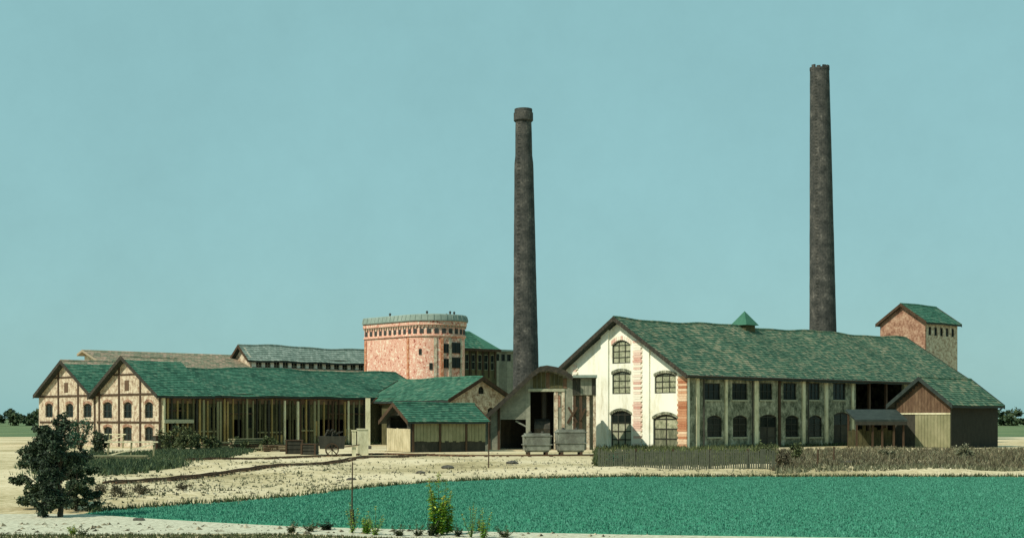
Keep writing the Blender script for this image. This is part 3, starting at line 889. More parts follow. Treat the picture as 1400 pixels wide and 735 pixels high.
# ======================================================== low lean-to shed
SL = Site(at(540, 137), 137, ANG - 18)
SL = Site(at(562, 136), 136, 30.0)
low = thing('low_shed', 'low green roofed board shed with a dark open end beside the cream post', 'shed', (SL.X, SL.Y, 0), SL.a)
Wl, Ll, zwl, zrl = 5.6, 8.2, 3.25, 4.75
lower = (0.5, Wl - .4, 2.35, 3.3, 0)
mb = MB()
wall(mb, XF(), (1, 0, 0), [(0, zwl), (Wl / 2, zrl - .1), (Wl, zwl)], [(.9, 4.9, 2.3, 3.6, 0)], .15)
mb.build('gable_wall', M['board_dark'], low)
mb = MB()
for i in range(12):
    a = .1 + i * .445
    MB().box(-.06, -.003, a, a + .42, .05, 2.3 + random.uniform(-.03, .03)).build('plank', M['board_cream'], low)
mb = MB()
wall(mb, YF(), (0, 1, 0), [(.16, zwl), (Ll, zwl)], [], .15)
wall(mb, YF(Wl), (0, -1, 0), [(.16, zwl), (Ll, zwl)], [], .15)
wall(mb, XF(Ll), (-1, 0, 0), [(.16, zwl), (Wl / 2, zrl - .1), (Wl - .16, zwl)], [], .15)
mb.build('side_wall', M['board_dark'], low)
i = .2
while i < Ll - .3:
    wd = random.uniform(.36, .46)
    MB().box(i, i + wd - .03, -.05, -.003, random.uniform(.95, 1.1), zwl - .45).build('plank', M['board_pale'], low)
    i += wd
for a in (.2, 3.1, 6.0):
    MB().box(a - .1, a + .1, -.12, -.051, 0, zwl - .4).build('wall_post', M['timber'], low)
gable_roof(low, -.6, Ll + .3, Wl, zwl, zrl, .55, .14, 'tile', .38, barge='timber')

# ======================================================== boiler house with long sloping roof
SB = Site(at(815, 147), 147, 88.0)
boil = thing('boiler_house', 'dark roofed boiler house with one long sloping roof and open front', 'factory building', (SB.X, SB.Y, 0), SB.a)
by = SB.gy
prof = [(by(p, -.9), SB.z(q, -.9)) for p, q in ((783, 514), (773, 507), (762, 502.5), (748, 500), (738, 501.5), (729, 508), (694, 540.5), (648, 582))]
Db = 9.0
front_top = [(a, z - .3) for a, z in prof[:-1]] + [(prof[-1][0] - .6, prof[-1][1] + .25)]
A0 = prof[0][0]
o_main = (by(757), by(725), 0.0, SB.z(535), 0)
o_left = (by(719), by(684), 0.0, SB.z(573), 0)
o_top = (by(769), by(757) - .15, SB.z(560), SB.z(540), 0)
mb = MB()
wall(mb, XF(), (1, 0, 0), front_top, [o_main, o_left], .25)
mb.build('front_wall', M['grey_board'], boil)
mb = MB()
wall(mb, XF(Db), (-1, 0, 0), front_top, [], .2)
wall(mb, YF(A0), (0, 1, 0), [(.26, 7.3), (Db - .26, 7.3)], [], .2)
mb.build('rear_wall', M['board_dark'], boil)
# roof slab following the profile
rb = MB()
pts = [(-.9, a, z) for a, z in prof] + [(-.9, a, z - .34) for a, z in prof[::-1]]
rb.extrude(pts, (Db + .9, 0, 0))
rfb = rb.build('roof', M['roof_dark'], boil)
vb = MB()
for (a0, z0), (a1, z1) in zip(prof, prof[1:]):
    vb.extrude([(-1.0, a0, z0 + .08), (-1.0, a1, z1 + .08), (-1.0, a1, z1 - .5), (-1.0, a0, z0 - .5)], (.08, 0, 0))
vb.build('barge_board', M['barge'], rfb)
# gable cladding above the opening: boards, one by one
a = A0 + .6
while a < by(728):
    zt = lerp(front_top, a) - .3
    zb_ = o_main[3] + .35
    if zt - zb_ > .3:
        MB().box(-.06, -.003, a, a + .4, zb_, zt).build('plank', M['board_brown' if random.random() < .6 else 'board'], boil)
    a += .45
MB().box(-.16, -.004, by(772), by(722), o_main[3] + .02, o_main[3] + .3).build('lintel', M['frame_pale'], boil)
MB().box(-.1, -.004, by(757) - .45, by(757) - .05, 0, o_main[3]).build('brick_pier', M['brick_pink'], boil)
MB().box(-.1, -.004, by(772), by(768), 0, o_main[3]).build('brick_pier', M['brick_pink'], boil)
MB().box(-.07, -.004, by(766) , by(759), SB.z(556), SB.z(540)).build('brick_panel', M['brick_dusk'], boil)
MB().box(-.07, -.004, by(721), by(690), SB.z(571), SB.z(549)).build('grey_panel', M['grey_board'], boil) if False else None
for px in (682, 669, 657):
    a = by(px)
    MB().box(-.12, -.004, a - .13, a + .13, 0, lerp(front_top, a) - .1).build('wall_post', M['timber'], boil)
MB().bar((.3, by(720), 2.4), (.3, by(705), SB.z(575)), .16).build('brace', M['grey_metal'], boil)
# machinery glimpsed in the big opening: boiler drum with a stack of pipes
mb = MB()
mb.tube((2.2, o_main[0] + .4, 2.2), (2.2, o_main[1] - .4, 2.2), 1.05, 1.05, 16)
mb.tube((2.2, o_main[0] + 1, 3.2), (2.2, o_main[0] + 1, 6.5), .3, .3, 10)
mb.build('boiler_drum', M['iron'], boil)
# annex at its right side
ann = thing('boiler_annex', 'tall narrow annex with grey box top and red braces against the white gable', 'annex', (SB.X, SB.Y, 0), SB.a)
zb_ = SB.z(540); zt = SB.z(516)
AW = A0 - .03
MB().box(.02, 6.0, .0, AW, zb_, zt).build('upper_box', M['grey_board'], ann)
MB().box(-.6, 6.3, -.1, AW - .02, zt + .003, zt + .28).build('flat_roof', M['roof_grey'], ann)
for k in range(6):
    a = .06 + k * .4
    MB().box(-.05, .017, a, a + .36, zb_ + .05, zt - .08).build('plank', M['board_dark' if k in (0, 4, 5) else 'grey_board'], ann)
mb = MB()
for a in (.16, .85, 1.6, AW - .16):
    MB().box(.05, .38, a - .15, a + .15, 0, zb_ - .003).build('wall_post', M['brick_pink' if a < 1 else 'timber'], ann)
MB().box(.7, 5.8, .05, AW - .05, 0, zb_ - .003).build('lower_wall', M['grey_board'], ann)
for q0, q1, w_ in (((789, 556), (776, 578), .26), ((777, 556), (789, 577), .2), ((800, 558), (793, 574), .22)):
    MB().bar((.25 - w_, by(q0[0]), SB.z(q0[1])), (.25 - w_, by(q1[0]), SB.z(q1[1])), w_).build('brace', M['timber'], ann)

# ======================================================== chimneys
def chimney(label, Y, pxb, pyb, wb, pxt, pyt, wt, step=None, crown=0):
    X = at(pxb, Y)
    zt = zz(pyt, Y)
    zb_ = zz(pyb, Y)
    rt, rb_ = wt / 2 / F * Y, wb / 2 / F * Y
    sl = (rb_ - rt) / (zt - zb_)
    rg = rb_ + sl * zb_
    lean = math.atan2(at(pxt, Y) - X, zt - zb_)
    root = thing('factory_chimney', label, 'chimney', (X - math.tan(lean) * zb_, Y, 0), 0, 'tall sooty brick factory chimneys')
    root.rotation_euler = (0, lean, 0)
    MB().box(-rg * 1.25, rg * 1.25, -rg * 1.25, rg * 1.25, 0, 3.5).build('plinth', M['brick_soot'], root)
    pr = []
    n = 40
    for i in range(n + 1):
        z = 3.5 + (zt - 3.5) * i / n
        r = rg - sl * z
        if step and z > step: r -= .1
        pr.append((r + random.uniform(-.012, .012), z))
    pr.append((rt * .78, zt + .02)); pr.append((rt * .74, zt - 2))
    MB().lathe(pr, 28, True).build('shaft', M['brick_soot'], root)
    if crown == 1:
        c1 = rt + .04
        MB().lathe([(c1 - .05, zt - 1.55), (c1 + .1, zt - 1.4), (c1 + .1, zt - .45), (c1, zt - .38), (c1, zt + .05), (rt * .78, zt + .07)], 28, False).build('collar', M['brick_soot'], root)
    else:
        mb = MB()
        for k in range(10):
            q = 6.283 * k / 10
            c, s_ = math.cos(q), math.sin(q)
            r0, r1 = rt * .8, rt * 1.03
            t = .2
            mb.extrude([(r0 * math.cos(q - t), r0 * math.sin(q - t), zt - .3), (r1 * math.cos(q - t), r1 * math.sin(q - t), zt - .3), (r1 * math.cos(q + t), r1 * math.sin(q + t), zt - .3), (r0 * math.cos(q + t), r0 * math.sin(q + t), zt - .3)], (0, 0, .3 + random.uniform(.15, .5)))
        mb.build('broken_crown', M['brick_soot'], root)
    # iron bands and climbing rungs
    mb = MB()
    z = 4
    while z < zt - 1:
        r = rg - sl * z
        q = -2.2
        cx, cy = math.cos(q) * r, math.sin(q) * r
        tx_, ty_ = -math.sin(q), math.cos(q)
        mb.bar((cx * 1.06 - tx_ * .22, cy * 1.06 - ty_ * .22, z), (cx * 1.06 + tx_ * .22, cy * 1.06 + ty_ * .22, z), .04)
        z += .5
    tag(mb.build('rungs', M['iron'], root), kind='stuff')
    return root
chimney('sooty brick chimney with collared top, rising beside the round tower', 178, 719, 505, 35, 715.5, 150, 23.5, step=zz(222, 178), crown=1)
chimney('taller sooty brick chimney rising behind the long hall roof', 212, 1125, 444, 36, 1120.5, 94, 26)

# ======================================================== round brick tower
TY = 200
TR, TL = 4.7, 10.5                      # radius of the rounded end, length of the straight sides
TX = at(593, TY)
tow = thing('round_tower', 'round ended red and cream brick tower with flat grey green roof', 'tower', (TX, TY, 0), R(ANG))
zt = zz(441, TY)
PER = 2 * TL + math.pi * TR
def plan(u, off=0.0):
    """Point and outward angle at length u round the plan: straight left side, rounded near end, straight right side."""
    r = TR + off
    if u < TL: return (-r, TL - u), math.pi
    if u < TL + math.pi * TR:
        q = math.pi + (u - TL) / TR
        return (r * math.cos(q), r * math.sin(q)), q
    return (r, u - TL - math.pi * TR), 0.0
US = [TL * i / 4 for i in range(4)] + [TL + math.pi * TR * i / 36 for i in range(37)] + [TL + math.pi * TR + TL * i / 4 for i in range(1, 5)]
def sweep(prof, cap=False):
    m = MB()
    n = len(US)
    for off, z in prof:
        m.v.extend([(*plan(u, off)[0], z) for u in US])
    for j in range(len(prof) - 1):
        for i in range(n):
            i2 = (i + 1) % n
            m.f.append((j * n + i, j * n + i2, (j + 1) * n + i2, (j + 1) * n + i))
    if cap: m.f.append(tuple((len(prof) - 1) * n + i for i in range(n)))
    return m
sweep([(-.3, 0), (-.3, zt - 2.3), (-.1, zt - 2.1), (-.1, zt - 1.9), (-.28, zt - 1.9), (-.28, zt - .7), (0, zt - .55), (0, zt)], True).build('wall', M['brick_tower'], tow)
def on_wall(o, u, off, z):
    (x, y), q = plan(u, off)
    o.location = (x, y, z)
    o.rotation_euler = (0, 0, q + math.pi / 2)
    return o
UA = lambda deg: TL + TR * (R(deg - ANG) % (2 * math.pi) - math.pi)     # world bearing of the rounded end's normal
proto = None
u = .5
while u < PER - .4:
    o = MB().box(-.3, .3, -.05, .0, 0, .7).build('niche', M['brick_soot'], tow) if proto is None else proto.copy()
    if proto: COL.objects.link(o)
    proto = proto or o
    o.parent = tow
    on_wall(o, u, -.28, zt - 1.75)
    u += 1.12
proto = None
u = .2
while u < PER - .2:
    o = MB().box(-.15, .15, -.12, .0, .2, .5).build('corbel', M['brick_pink'], tow) if proto is None else proto.copy()
    if proto: COL.objects.link(o)
    proto = proto or o
    o.parent = tow
    on_wall(o, u, -.2, zt - 1.05)
    u += .56
for u, mt in ((TL - .25, 'brick_red'), (UA(-84), 'brick_pink'), (UA(-72), 'brick_red'), (UA(-56), 'brick_pink'), (UA(-28), 'brick_pink'), (.3, 'brick_red')):
    on_wall(MB().box(-.22, .22, -.12, .1, 0, zt - 2.35).build('brick_rib', M[mt], tow), u, -.3, 0)
def tower_window(u, z, w, h):
    e = MB()
    e.box(-w / 2, w / 2, -.1, .1, 0, .1); e.box(-w / 2, w / 2, -.1, .1, h - .1, h)
    for a in (-w / 2, -.05, w / 2 - .1): e.box(a, a + .1, -.09, .1, .1, h - .1)
    o = on_wall(e.build('window', M['frame'], tow), u, -.3, z)
    MB().box(-w / 2 + .05, w / 2 - .05, -.05, .09, .05, h - .05).build('pane', M['glass'], o)
for y_ in (484, 504):
    tower_window(UA(-64), zz(y_, TY), .9, 1.3)
    tower_window(UA(-42), zz(y_, TY), 1.7, 1.5)
tower_window(UA(-92), zz(506, TY), .45, .9)
tower_window(UA(-112), zz(486, TY), .4, .8)
rt_ = sweep([(-.1, zt + .005), (.18, zt + .02), (.18, zt + .16), (.0, zt + .85), (-.1, zt + .95), (-2.5, zt + 1.15)], True).build('roof', M['roof_grey'], tow)
rib = MB()
u = .3
while u < PER:
    p, q = plan(u, .19)[0], plan(u, .015)[0]
    rib.bar((*p, zt + .2), (*q, zt + .86), .07)
    u += .9
tag(rib.build('roof_seams', M['roof_grey'], rt_), kind='stuff')
for x, y in ((-3.2, 6), (-2.2, -1.2), (.6, -2.9), (1.6, -2.6), (3.2, 1)):
    MB().lathe([(.13, 0), (.13, .4), (.22, .42), (.04, .6)], 8).build('roof_vent', M['iron'], rt_).location = (x, y, zt + .95)

# ======================================================== hall with window monitor behind the sheds
SM = Site(at(342, 206), 206, ANG)
mon = thing('monitor_hall', 'distant hall with grey roof lantern and row of small windows behind the long shed', 'factory hall', (SM.X, SM.Y, 0), SM.a)
Wm, Lm = 4.4, 26.0
zl0, zwm, zrm = 9.6, SM.z(488), SM.z(470)
ops = [(1.0 + i * 1.55, 2.0 + i * 1.55, zwm - 1.75, zwm - .45, 0) for i in range(15)]
mb = MB()
wall(mb, YF(), (0, 1, 0), [(.26, zwm), (Lm, zwm)], ops, .25, zl0)
mb.build('lantern_wall', M['plaster'], mon)
for o in ops: window(mon, YF(), (0, 1, 0), o, 2, 2, 'frame_pale', 'glass', .07, single=True)
mb = MB()
wall(mb, XF(), (1, 0, 0), [(0, zwm), (Wm / 2, zrm - .1), (Wm, zwm)], [], .25, zl0)
wall(mb, XF(Lm), (-1, 0, 0), [(0, zwm), (Wm / 2, zrm - .1), (Wm, zwm)], [], .25, zl0)
wall(mb, YF(Wm), (0, -1, 0), [(.26, zwm), (Lm - .26, zwm)], [], .25, zl0)
mb.build('lantern_gable', M['brick_pink'], mon)
MB().box(1, Lm, -.08, -.004, zwm - .4, zwm - .05).build('eave_board', M['timber'], mon)
rf = gable_roof(mon, -.7, Lm + .3, Wm, zwm, zrm, .5, .18, 'roof_grey', .5, barge='timber')
mb = MB()
xa = SM.lx(112, 6.0)
sl = (12.75 - 10.75) / 6.0
ye, yr = -6.5, 6.0
ze = 10.75 + sl * ye
mb.extrude([(xa, ye, ze), (xa, yr, 12.75), (xa, yr + 1.6, 12.75 - sl * 1.6), (xa, yr + 1.6, 12.45 - sl * 1.6), (xa, yr, 12.45), (xa, ye, ze - .3)], (Lm + 1 - xa, 0, 0))
lr = mb.build('lower_roof', M['tile_pale'], mon)
tl = MB()
slope_tiles(tl, (xa, ye, ze), (Lm + 1, ye, ze), (0, yr - ye, 12.75 - ze), Vector((0, -sl, 1)).normalized(), 28, int((Lm + 1 - xa) / .5))
tag(tl.build('roof_tiles', M['tile_pale'], lr, fix=False), kind='stuff')
mb = MB()
for x_, i_ in ((xa + 1, 1), (Lm, -1)):
    wall(mb, XF(x_), (i_, 0, 0), [(ye + .6, ze - .15), (yr, 12.4), (yr + 1.3, 12.4 - sl * 1.3)], [], .3)
for y_, i_, h_ in ((ye + .6, 1, ze - .15), (yr + 1.3, -1, 12.4 - sl * 1.3)):
    wall(mb, YF(y_), (0, i_, 0), [(xa + 1.31, h_), (Lm - .31, h_)], [], .3)
mb.build('lower_wall', M['brick_pink'], mon)

# ======================================================== timber house behind the tower, and its link
SH = Site(at(679, 219), 219, ANG)
hse = thing('timber_house', 'dark timber building with green roof directly behind the round tower', 'factory building', (SH.X, SH.Y, 0), SH.a)
Lh, Wh = 11.0, 7.0
zwh, zrh = SH.z(477), SH.z(452)
ops = [(-Lh + .7 + i * 1.3, -Lh + 1.5 + i * 1.3, zwh - 3.3, zwh - .9, 0) for i in range(8)]
mb = MB()
wall(mb, YF(), (0, 1, 0), [(-Lh, zwh), (0, zwh)], ops, .25)
mb.build('front_wall', M['board'], hse)
for o in ops: window(hse, YF(), (0, 1, 0), o, 1, 2, 'frame_pale', 'glass', .08, single=True)
mb = MB()
wall(mb, XF(0), (-1, 0, 0), [(.26, zwh), (Wh / 2, zwh + .02), (Wh, zwh)], [], .25)
wall(mb, XF(-Lh), (1, 0, 0), [(.26, zwh), (Wh / 2, zrh - .1), (Wh, zwh)], [], .25)
wall(mb, YF(Wh), (0, -1, 0), [(-Lh + .26, zwh), (-.26, zwh)], [], .25)
mb.build('side_wall', M['board'], hse)
for k in range(9):
    a = -Lh + .25 + k * 1.3
    MB().box(a - .1, a + .1, -.1, -.003, zwh - 4.5, zwh - .1).build('wall_post', M['timber'], hse)
# hipped roof: slope toward viewer, hip at the right end
rb = MB()
ov = .5
e = [(-Lh - ov, -ov, zwh - .1), (ov, -ov, zwh - .1), (ov, Wh + ov, zwh - .1), (-Lh - ov, Wh + ov, zwh - .1)]
r0, r1 = (-Lh - ov, Wh / 2, zrh), (-2.6, Wh / 2, zrh)
rb.poly([e[0], e[1], r1, r0]); rb.poly([e[1], e[2], r1]); rb.poly([e[2], e[3], r0, r1]); rb.poly([e[3], e[0], r0]); rb.poly(e[::-1])
rh = rb.build('roof', M['tile'], hse)
tl = MB()
slope_tiles(tl, e[0], (-2.6, -ov, zwh - .1), (0, Wh / 2 + ov, zrh - zwh + .1), Vector((0, -(zrh - zwh), Wh / 2 + ov)).normalized(), 9, 20)
tag(tl.build('roof_tiles', M['tile'], rh, fix=False), kind='stuff')
MB().box(-Lh - ov, ov, -ov - .06, -ov - .004, zwh - .45, zwh - .05).build('eave_board', M['timber'], rh)

SK = Site(at(704, 226), 226, ANG)
lk = thing('link_building', 'small flat roofed link building between timber house and tall chimney', 'factory building', (SK.X, SK.Y, 0), SK.a)
zk = SK.z(481)
ops = [(-4.2 + i * 1.25, -3.4 + i * 1.25, zk - 1.5, zk - .4, 0) for i in range(3)]
mb = MB()
wall(mb, YF(), (0, 1, 0), [(-5.5, zk), (0, zk)], ops, .25)
wall(mb, YF(4), (0, -1, 0), [(-5.5, zk), (0, zk)], [], .25)
wall(mb, XF(0), (-1, 0, 0), [(.26, zk), (3.74, zk)], [], .25)
wall(mb, XF(-5.5), (1, 0, 0), [(.26, zk), (3.74, zk)], [], .25)
mb.build('wall', M['grey_board'], lk)
for o in ops: window(lk, YF(), (0, 1, 0), o, 1, 2, 'frame', 'glass', .08, single=True)
MB().box(-5.9, .4, -.4, 4.4, zk + .003, zk + .3).build('roof', M['roof_grey'], lk)

# ======================================================== brick house at the right rear
SR = Site(at(1265, 206), 206, ANG)
bh = thing('brick_house', 'tall brown brick house rising behind the right end of the hall roof', 'house', (SR.X, SR.Y, 0), SR.a)
Wb = 7.6
zwb = SR.z(437); zrb = SR.z(418, 0, Wb / 2) + .3
mb = MB()
wall(mb, XF(), (1, 0, 0), [(0, zwb), (Wb / 2, zrb - .15), (Wb, zwb)], [(5.5, 6.3, zwb - 3.6, zwb - 2.2, .2)], .3)
mb.build('gable_wall', M['brick_dusk'], bh)
ops = [(.9 + i * 1.6, 1.7 + i * 1.6, zwb - 2.2, zwb - .9, .15) for i in range(5)]
mb = MB()
wall(mb, YF(), (0, 1, 0), [(.31, zwb), (9, zwb)], ops, .3)
wall(mb, YF(Wb), (0, -1, 0), [(.31, zwb), (9, zwb)], [], .3)
wall(mb, XF(9), (-1, 0, 0), [(.31, zwb), (Wb / 2, zrb - .15), (Wb - .31, zwb)], [], .3)
mb.build('side_wall', M['brick_pink'], bh)
for o in ops: window(bh, YF(), (0, 1, 0), o, 1, 2, 'frame', 'glass', .08, single=True)
window(bh, XF(), (1, 0, 0), (5.5, 6.3, zwb - 3.6, zwb - 2.2, .2), 1, 2, 'frame', 'glass', .08, single=True)
gable_roof(bh, -.5, 9.4, Wb, zwb, zrb, .5, .2, 'tile', .5, barge='timber')

# ======================================================== brown gabled shed at the right
SG = Site(at(1300, 155), 155, 38.0)
sg = thing('brown_shed', 'brown board gabled shed with a dark roof in front of the hall', 'shed', (SG.X, SG.Y, 0), SG.a)
Ws, Ls, zws, zrs = 7.4, 9.0, 5.2, 7.85
mb = MB()
wall(mb, XF(), (1, 0, 0), [(0, zws), (Ws / 2, zrs - .1), (Ws, zws)], [], .18)
wall(mb, YF(), (0, 1, 0), [(.2, zws), (Ls, zws)], [], .18)
wall(mb, YF(Ws), (0, -1, 0), [(.2, zws), (Ls, zws)], [], .18)
wall(mb, XF(Ls), (-1, 0, 0), [(.2, zws), (Ws / 2, zrs - .1), (Ws - .2, zws)], [], .18)
mb.build('wall', M['board_dark'], sg)
zc = SG.z(565, 0, 3)
a = .05
while a < Ws - .3:
    wd = .42
    zt = min(lerp([(0, zws), (Ws / 2, zrs), (Ws, zws)], a), lerp([(0, zws), (Ws / 2, zrs), (Ws, zws)], a + wd)) - .25
    MB().box(-.05, -.003, a, a + wd - .03, zc + .1, zt).build('plank', M['board_brown'], sg)
    if a < Ws * .62: MB().box(-.05, -.003, a, a + wd - .03, .05, zc - .1).build('plank', M['board_pale'], sg)
    a += wd
MB().box(-.12, -.052, 0, Ws - .1, zc - .09, zc + .09).build('cross_beam', M['cream_wood'], sg)
gable_roof(sg, -.7, Ls + .3, Ws, zws, zrs, .7, .2, 'tile_hall', .42, barge='roof_dark')

SO = Site(at(1170, 156), 156, 4.0)
sh = thing('open_shelter', 'low dark roofed open shelter on posts beside the brown shed', 'shelter', (SO.X, SO.Y, 0), SO.a)
zo = zz(570, 156)
MB().extrude([(-.2, -.5, zo - .25), (-.2, 3.2, zo + .9), (-.2, 3.2, zo + .7), (-.2, -.5, zo - .45)], (5.9, 0, 0)).build('roof', M['roof_dark'], sh)
MB().box(-.15, 5.65, -.5, -.44, zo - .85, zo - .46).build('eave_board', M['board_dark'], sh)
for a in (.1, 1.9, 3.0, 4.3, 5.4):
    MB().box(a - .09, a + .09, -.1, .08, 0, zo - .3).build('post', M['timber'], sh)
    MB().box(a - .09, a + .09, 2.9, 3.05, 0, zo + .65).build('post', M['timber'], sh)
a = 0
while a < 5.3:
    MB().box(a, a + .38, 2.8, 2.86, .1, random.uniform(1.6, 2.7)).build('plank', M['board'], sh)
    a += .42

# ======================================================== yard objects
# paling fence in front of the hall
f0, f1 = gp(818, 641), gp(1062, 642)
ang = math.atan2(f1[1] - f0[1], f1[0] - f0[0])
Lf = math.hypot(f1[0] - f0[0], f1[1] - f0[1])
fz = bump(*f0)
fen = thing('paling_fence', 'low dark mossy paling fence in front of the white hall', 'fence', (f0[0], f0[1], 0), ang)
a, k = 0, 0
n_ = int(Lf / .145)
for k in range(n_):
    a = k * .145
    zt = 1.3 + random.uniform(-.12, .1)
    lx_ = random.uniform(-.03, .03)
    w_ = random.uniform(.09, .125)
    MB().extrude([(a, 0, .03), (a + w_, 0, .03), (a + w_ + lx_, 0, zt - .06), (a + w_ / 2 + lx_, 0, zt), (a + lx_, 0, zt - .06)], (0, .025, 0)).build('paling', M['fence'], fen)
for z in (.4, 1.0):
    MB().box(-.1, Lf, .028, .09, z, z + .09).build('rail', M['fence'], fen)
a = 0
while a < Lf:
    MB().box(a, a + .12, .092, .2, -.1, 1.35).build('fence_post', M['timber'], fen)
    a += 2.4

# scrub bushes behind and beside the fence, and shrubs at the sheds
for i, (px, py, w, h, mt, lab) in enumerate((
        (842, 640, 1.7, 1.25, 'leaf_blue', 'low blue green bush behind the left end of the paling fence'),
        (1046, 628, 1.9, 1.5, 'leaf_olive', 'olive bush just behind the right end of the paling fence'),
        (1072, 640, 1.8, 1.3, 'leaf_brown', 'brown dry bush beside the right end of the paling fence'),
        (1090, 630, 1.5, 1.6, 'leaf_olive', 'olive bush under the arched windows of the hall'),
        (1212, 628, 1.6, .9, 'leaf_scrub', 'pale dry bush in front of the open shelter'),
        (1320, 632, 2.0, 1.5, 'leaf_scrub', 'pale dry bush at the foot of the brown shed'))):
    X, Y = gp(px, py)
    shrub(X, Y, w, h, lab, mt, 900, .09, 'bushes before the hall')
for px, py, w, h, mt, lab in (
        (236, 617, 3.2, 3.0, 'leaf_olive', 'broad olive shrub against the corner of the half timbered shed'),
        (262, 618, 2.8, 2.4, 'leaf_olive', 'olive shrub second from the shed corner under the long eave'),
        (290, 617, 2.6, 1.7, 'leaf_olive', 'low olive shrub below the yellowish wall post'),
        (330, 616, 2.8, 1.5, 'leaf_olive', 'wide low olive shrub under the middle of the long shed wall'),
        (366, 616, 2.4, 1.3, 'leaf_olive', 'low olive shrub left of the dark crates'),
        (136, 620, 2.2, 2.3, 'leaf_dark', 'small dark shrub in front of the timbered gable by the plank pile'),
        (110, 616, 3.4, 3.4, 'leaf_blue', 'blue green shrub between the dark tree and the plank pile')):
    X, Y = gp(px, py)
    shrub(X, Y, w, h, lab, mt, 1400, .13, 'shrubs along the long shed')
for px, py, w, h, mt, lab in (
        (135, 688, 1.1, .6, 'leaf_brown', 'brown twiggy bush on the bank right of the dark tree'),
        (165, 686, 1.2, .55, 'leaf_brown', 'brown twiggy bush second along the meadow tip'),
        (192, 684, 1.0, .5, 'leaf_brown', 'brown twiggy bush last along the meadow tip'),
        (250, 677, .8, .3, 'leaf_brown', 'tiny brown bush alone on the sandy bank')):
    X, Y = gp(px, py)
    shrub(X, Y, w, h, lab, mt, 800, .035, 'brown bushes on the bank', z0=bump(X, Y))

# dark trees at the left edge
def tree(px, py, h, w, label, mat='leaf_dark', n=9000, size=.07):
    X, Y = gp(px, py)
    root = thing('dark_tree', label, 'tree', (X, Y, 0), 0, 'dark trees at the left edge')
    t = MB()
    prev, r = Vector((0, 0, -.1)), .09 * h / 3
    for i in range(5):
        nxt = Vector((random.uniform(-.06, .06) * h / 3, random.uniform(-.06, .06), h * .16 * (i + 1)))
        t.tube(prev, nxt, r, r * .8, 8)
        for k in range(2):
            q = random.random() * 6.28
            tip = nxt + Vector((math.cos(q) * w * .34, math.sin(q) * w * .34, h * .16))
            t.tube(nxt, tip, r * .5, r * .12, 5)
        prev, r = nxt, r * .8
    t.build('trunk', M['bark'], root)
    m = MB()
    nb = 16
    for i in range(nb):
        zf = .06 + .84 * (i + .5) / nb
        wr = w * .5 * (1 - .3 * max(0, zf - .6) / .4)
        q = random.random() * 6.28
        rr = wr * random.uniform(.3, 1.0)
        leaves(m.v, m.f, (rr * math.cos(q), rr * math.sin(q), h * zf), (wr * random.uniform(.35, .65), wr * .55, h * random.uniform(.07, .13)), n // nb, size)
    m.build('crown', M[mat], root, fix=False)
    return root
tree(82, 706, 3.5, 1.5, 'tallest loose dark tree standing at the tip of the meadow', n=16000, size=.06)
tree(104, 698, 1.9, 1.5, 'lower dark bushy tree right of the tallest one', n=10000, size=.055, mat='leaf_deep')
tree(58, 694, 2.6, 1.7, 'dark tree left of the tallest one, half behind it', n=11000, size=.065, mat='leaf_deep')

# plank pile and trestle rails in front of the timbered gables
X, Y = gp(160, 632)
pl = thing('plank_pile', 'pile of pale sawn planks in front of the timbered shed', 'plank pile', (X, Y, 0), R(8))
for i in range(14):
    z = .1 + (i // 5) * .16
    y_ = (i % 5) * .32
    o = MB().box(-2.2 + random.uniform(-.4, .4), 2.0 + random.uniform(-.4, .4), y_, y_ + .26, z, z + .12).build('plank', M['board_pale'], pl)
    o.rotation_euler = (0, 0, random.uniform(-.03, .03))
def rail_frame(px, py, label, l, hgt, rz):
    X, Y = gp(px, py)
    r = thing('wooden_trestle', label, 'trestle', (X, Y, 0), R(rz), 'wooden trestles by the sheds')
    for a in (-l / 2, 0, l / 2):
        MB().bar((a - .1, 0, -.05), (a, 0, hgt), .12).build('leg', M['board_pale'], r)
    MB().bar((-l / 2 - .3, -.08, hgt * .95), (l / 2 + .3, -.08, hgt * .95), .11).build('rail', M['cream_wood'], r)
    MB().bar((-l / 2 - .2, -.1, .3), (l / 2, -.1, hgt * .85), .1).build('brace', M['cream_wood'], r)
rail_frame(180, 628, 'pale wooden trestle with a slanting brace right of the plank pile', 3.6, 1.5, 4)
rail_frame(150, 612, 'pale wooden trestle close under the timbered gable', 3.2, 1.6, -6)

def lumber(px, py, w, rows, label, rz):
    X, Y = gp(px, py)
    r = thing('lumber_stack', label, 'lumber stack', (X, Y, 0), R(rz), 'lumber stacks along the long shed')
    for j in range(rows):
        for i in range(5):
            o = MB().box(-w / 2 + random.uniform(-.3, .3), w / 2 + random.uniform(-.3, .3), i * .3, i * .3 + .26, .12 + j * .2, .12 + j * .2 + .13).build('plank', M['board_pale' if random.random() < .7 else 'board_brown'], r)
    for a in (-w * .35, w * .35): MB().box(a - .08, a + .08, 0, 1.5, 0, .117).build('bearer', M['timber'], r)
lumber(304, 615, 3.6, 4, 'low stack of yellowish planks nearest the timbered gable', 36)
lumber(345, 616, 4.0, 6, 'taller stack of yellowish planks in the middle of the long wall', 40)
lumber(380, 617, 2.4, 3, 'small plank stack just left of the dark crates', 30)

wp = []
for site, l, n in ((S, 46, 420), (SA, 34, 420)):
    for i in range(n):
        u, v = random.uniform(0, l), -.15 - abs(random.gauss(0, .35))
        wp.append((site.X + u * site.c - v * site.s, site.Y + u * site.s + v * site.c, 0))
for i in range(160):
    u, v = random.uniform(0, 10), -.3 - abs(random.gauss(0, .3))
    wp.append((S.X + v * S.c - u * S.s, S.Y + v * S.s + u * S.c, 0))
blades('wall_weeds', wp, .38, .07, M['leaf_olive'], 'rank weeds growing along the foot of the walls', per=4, lean=.9)

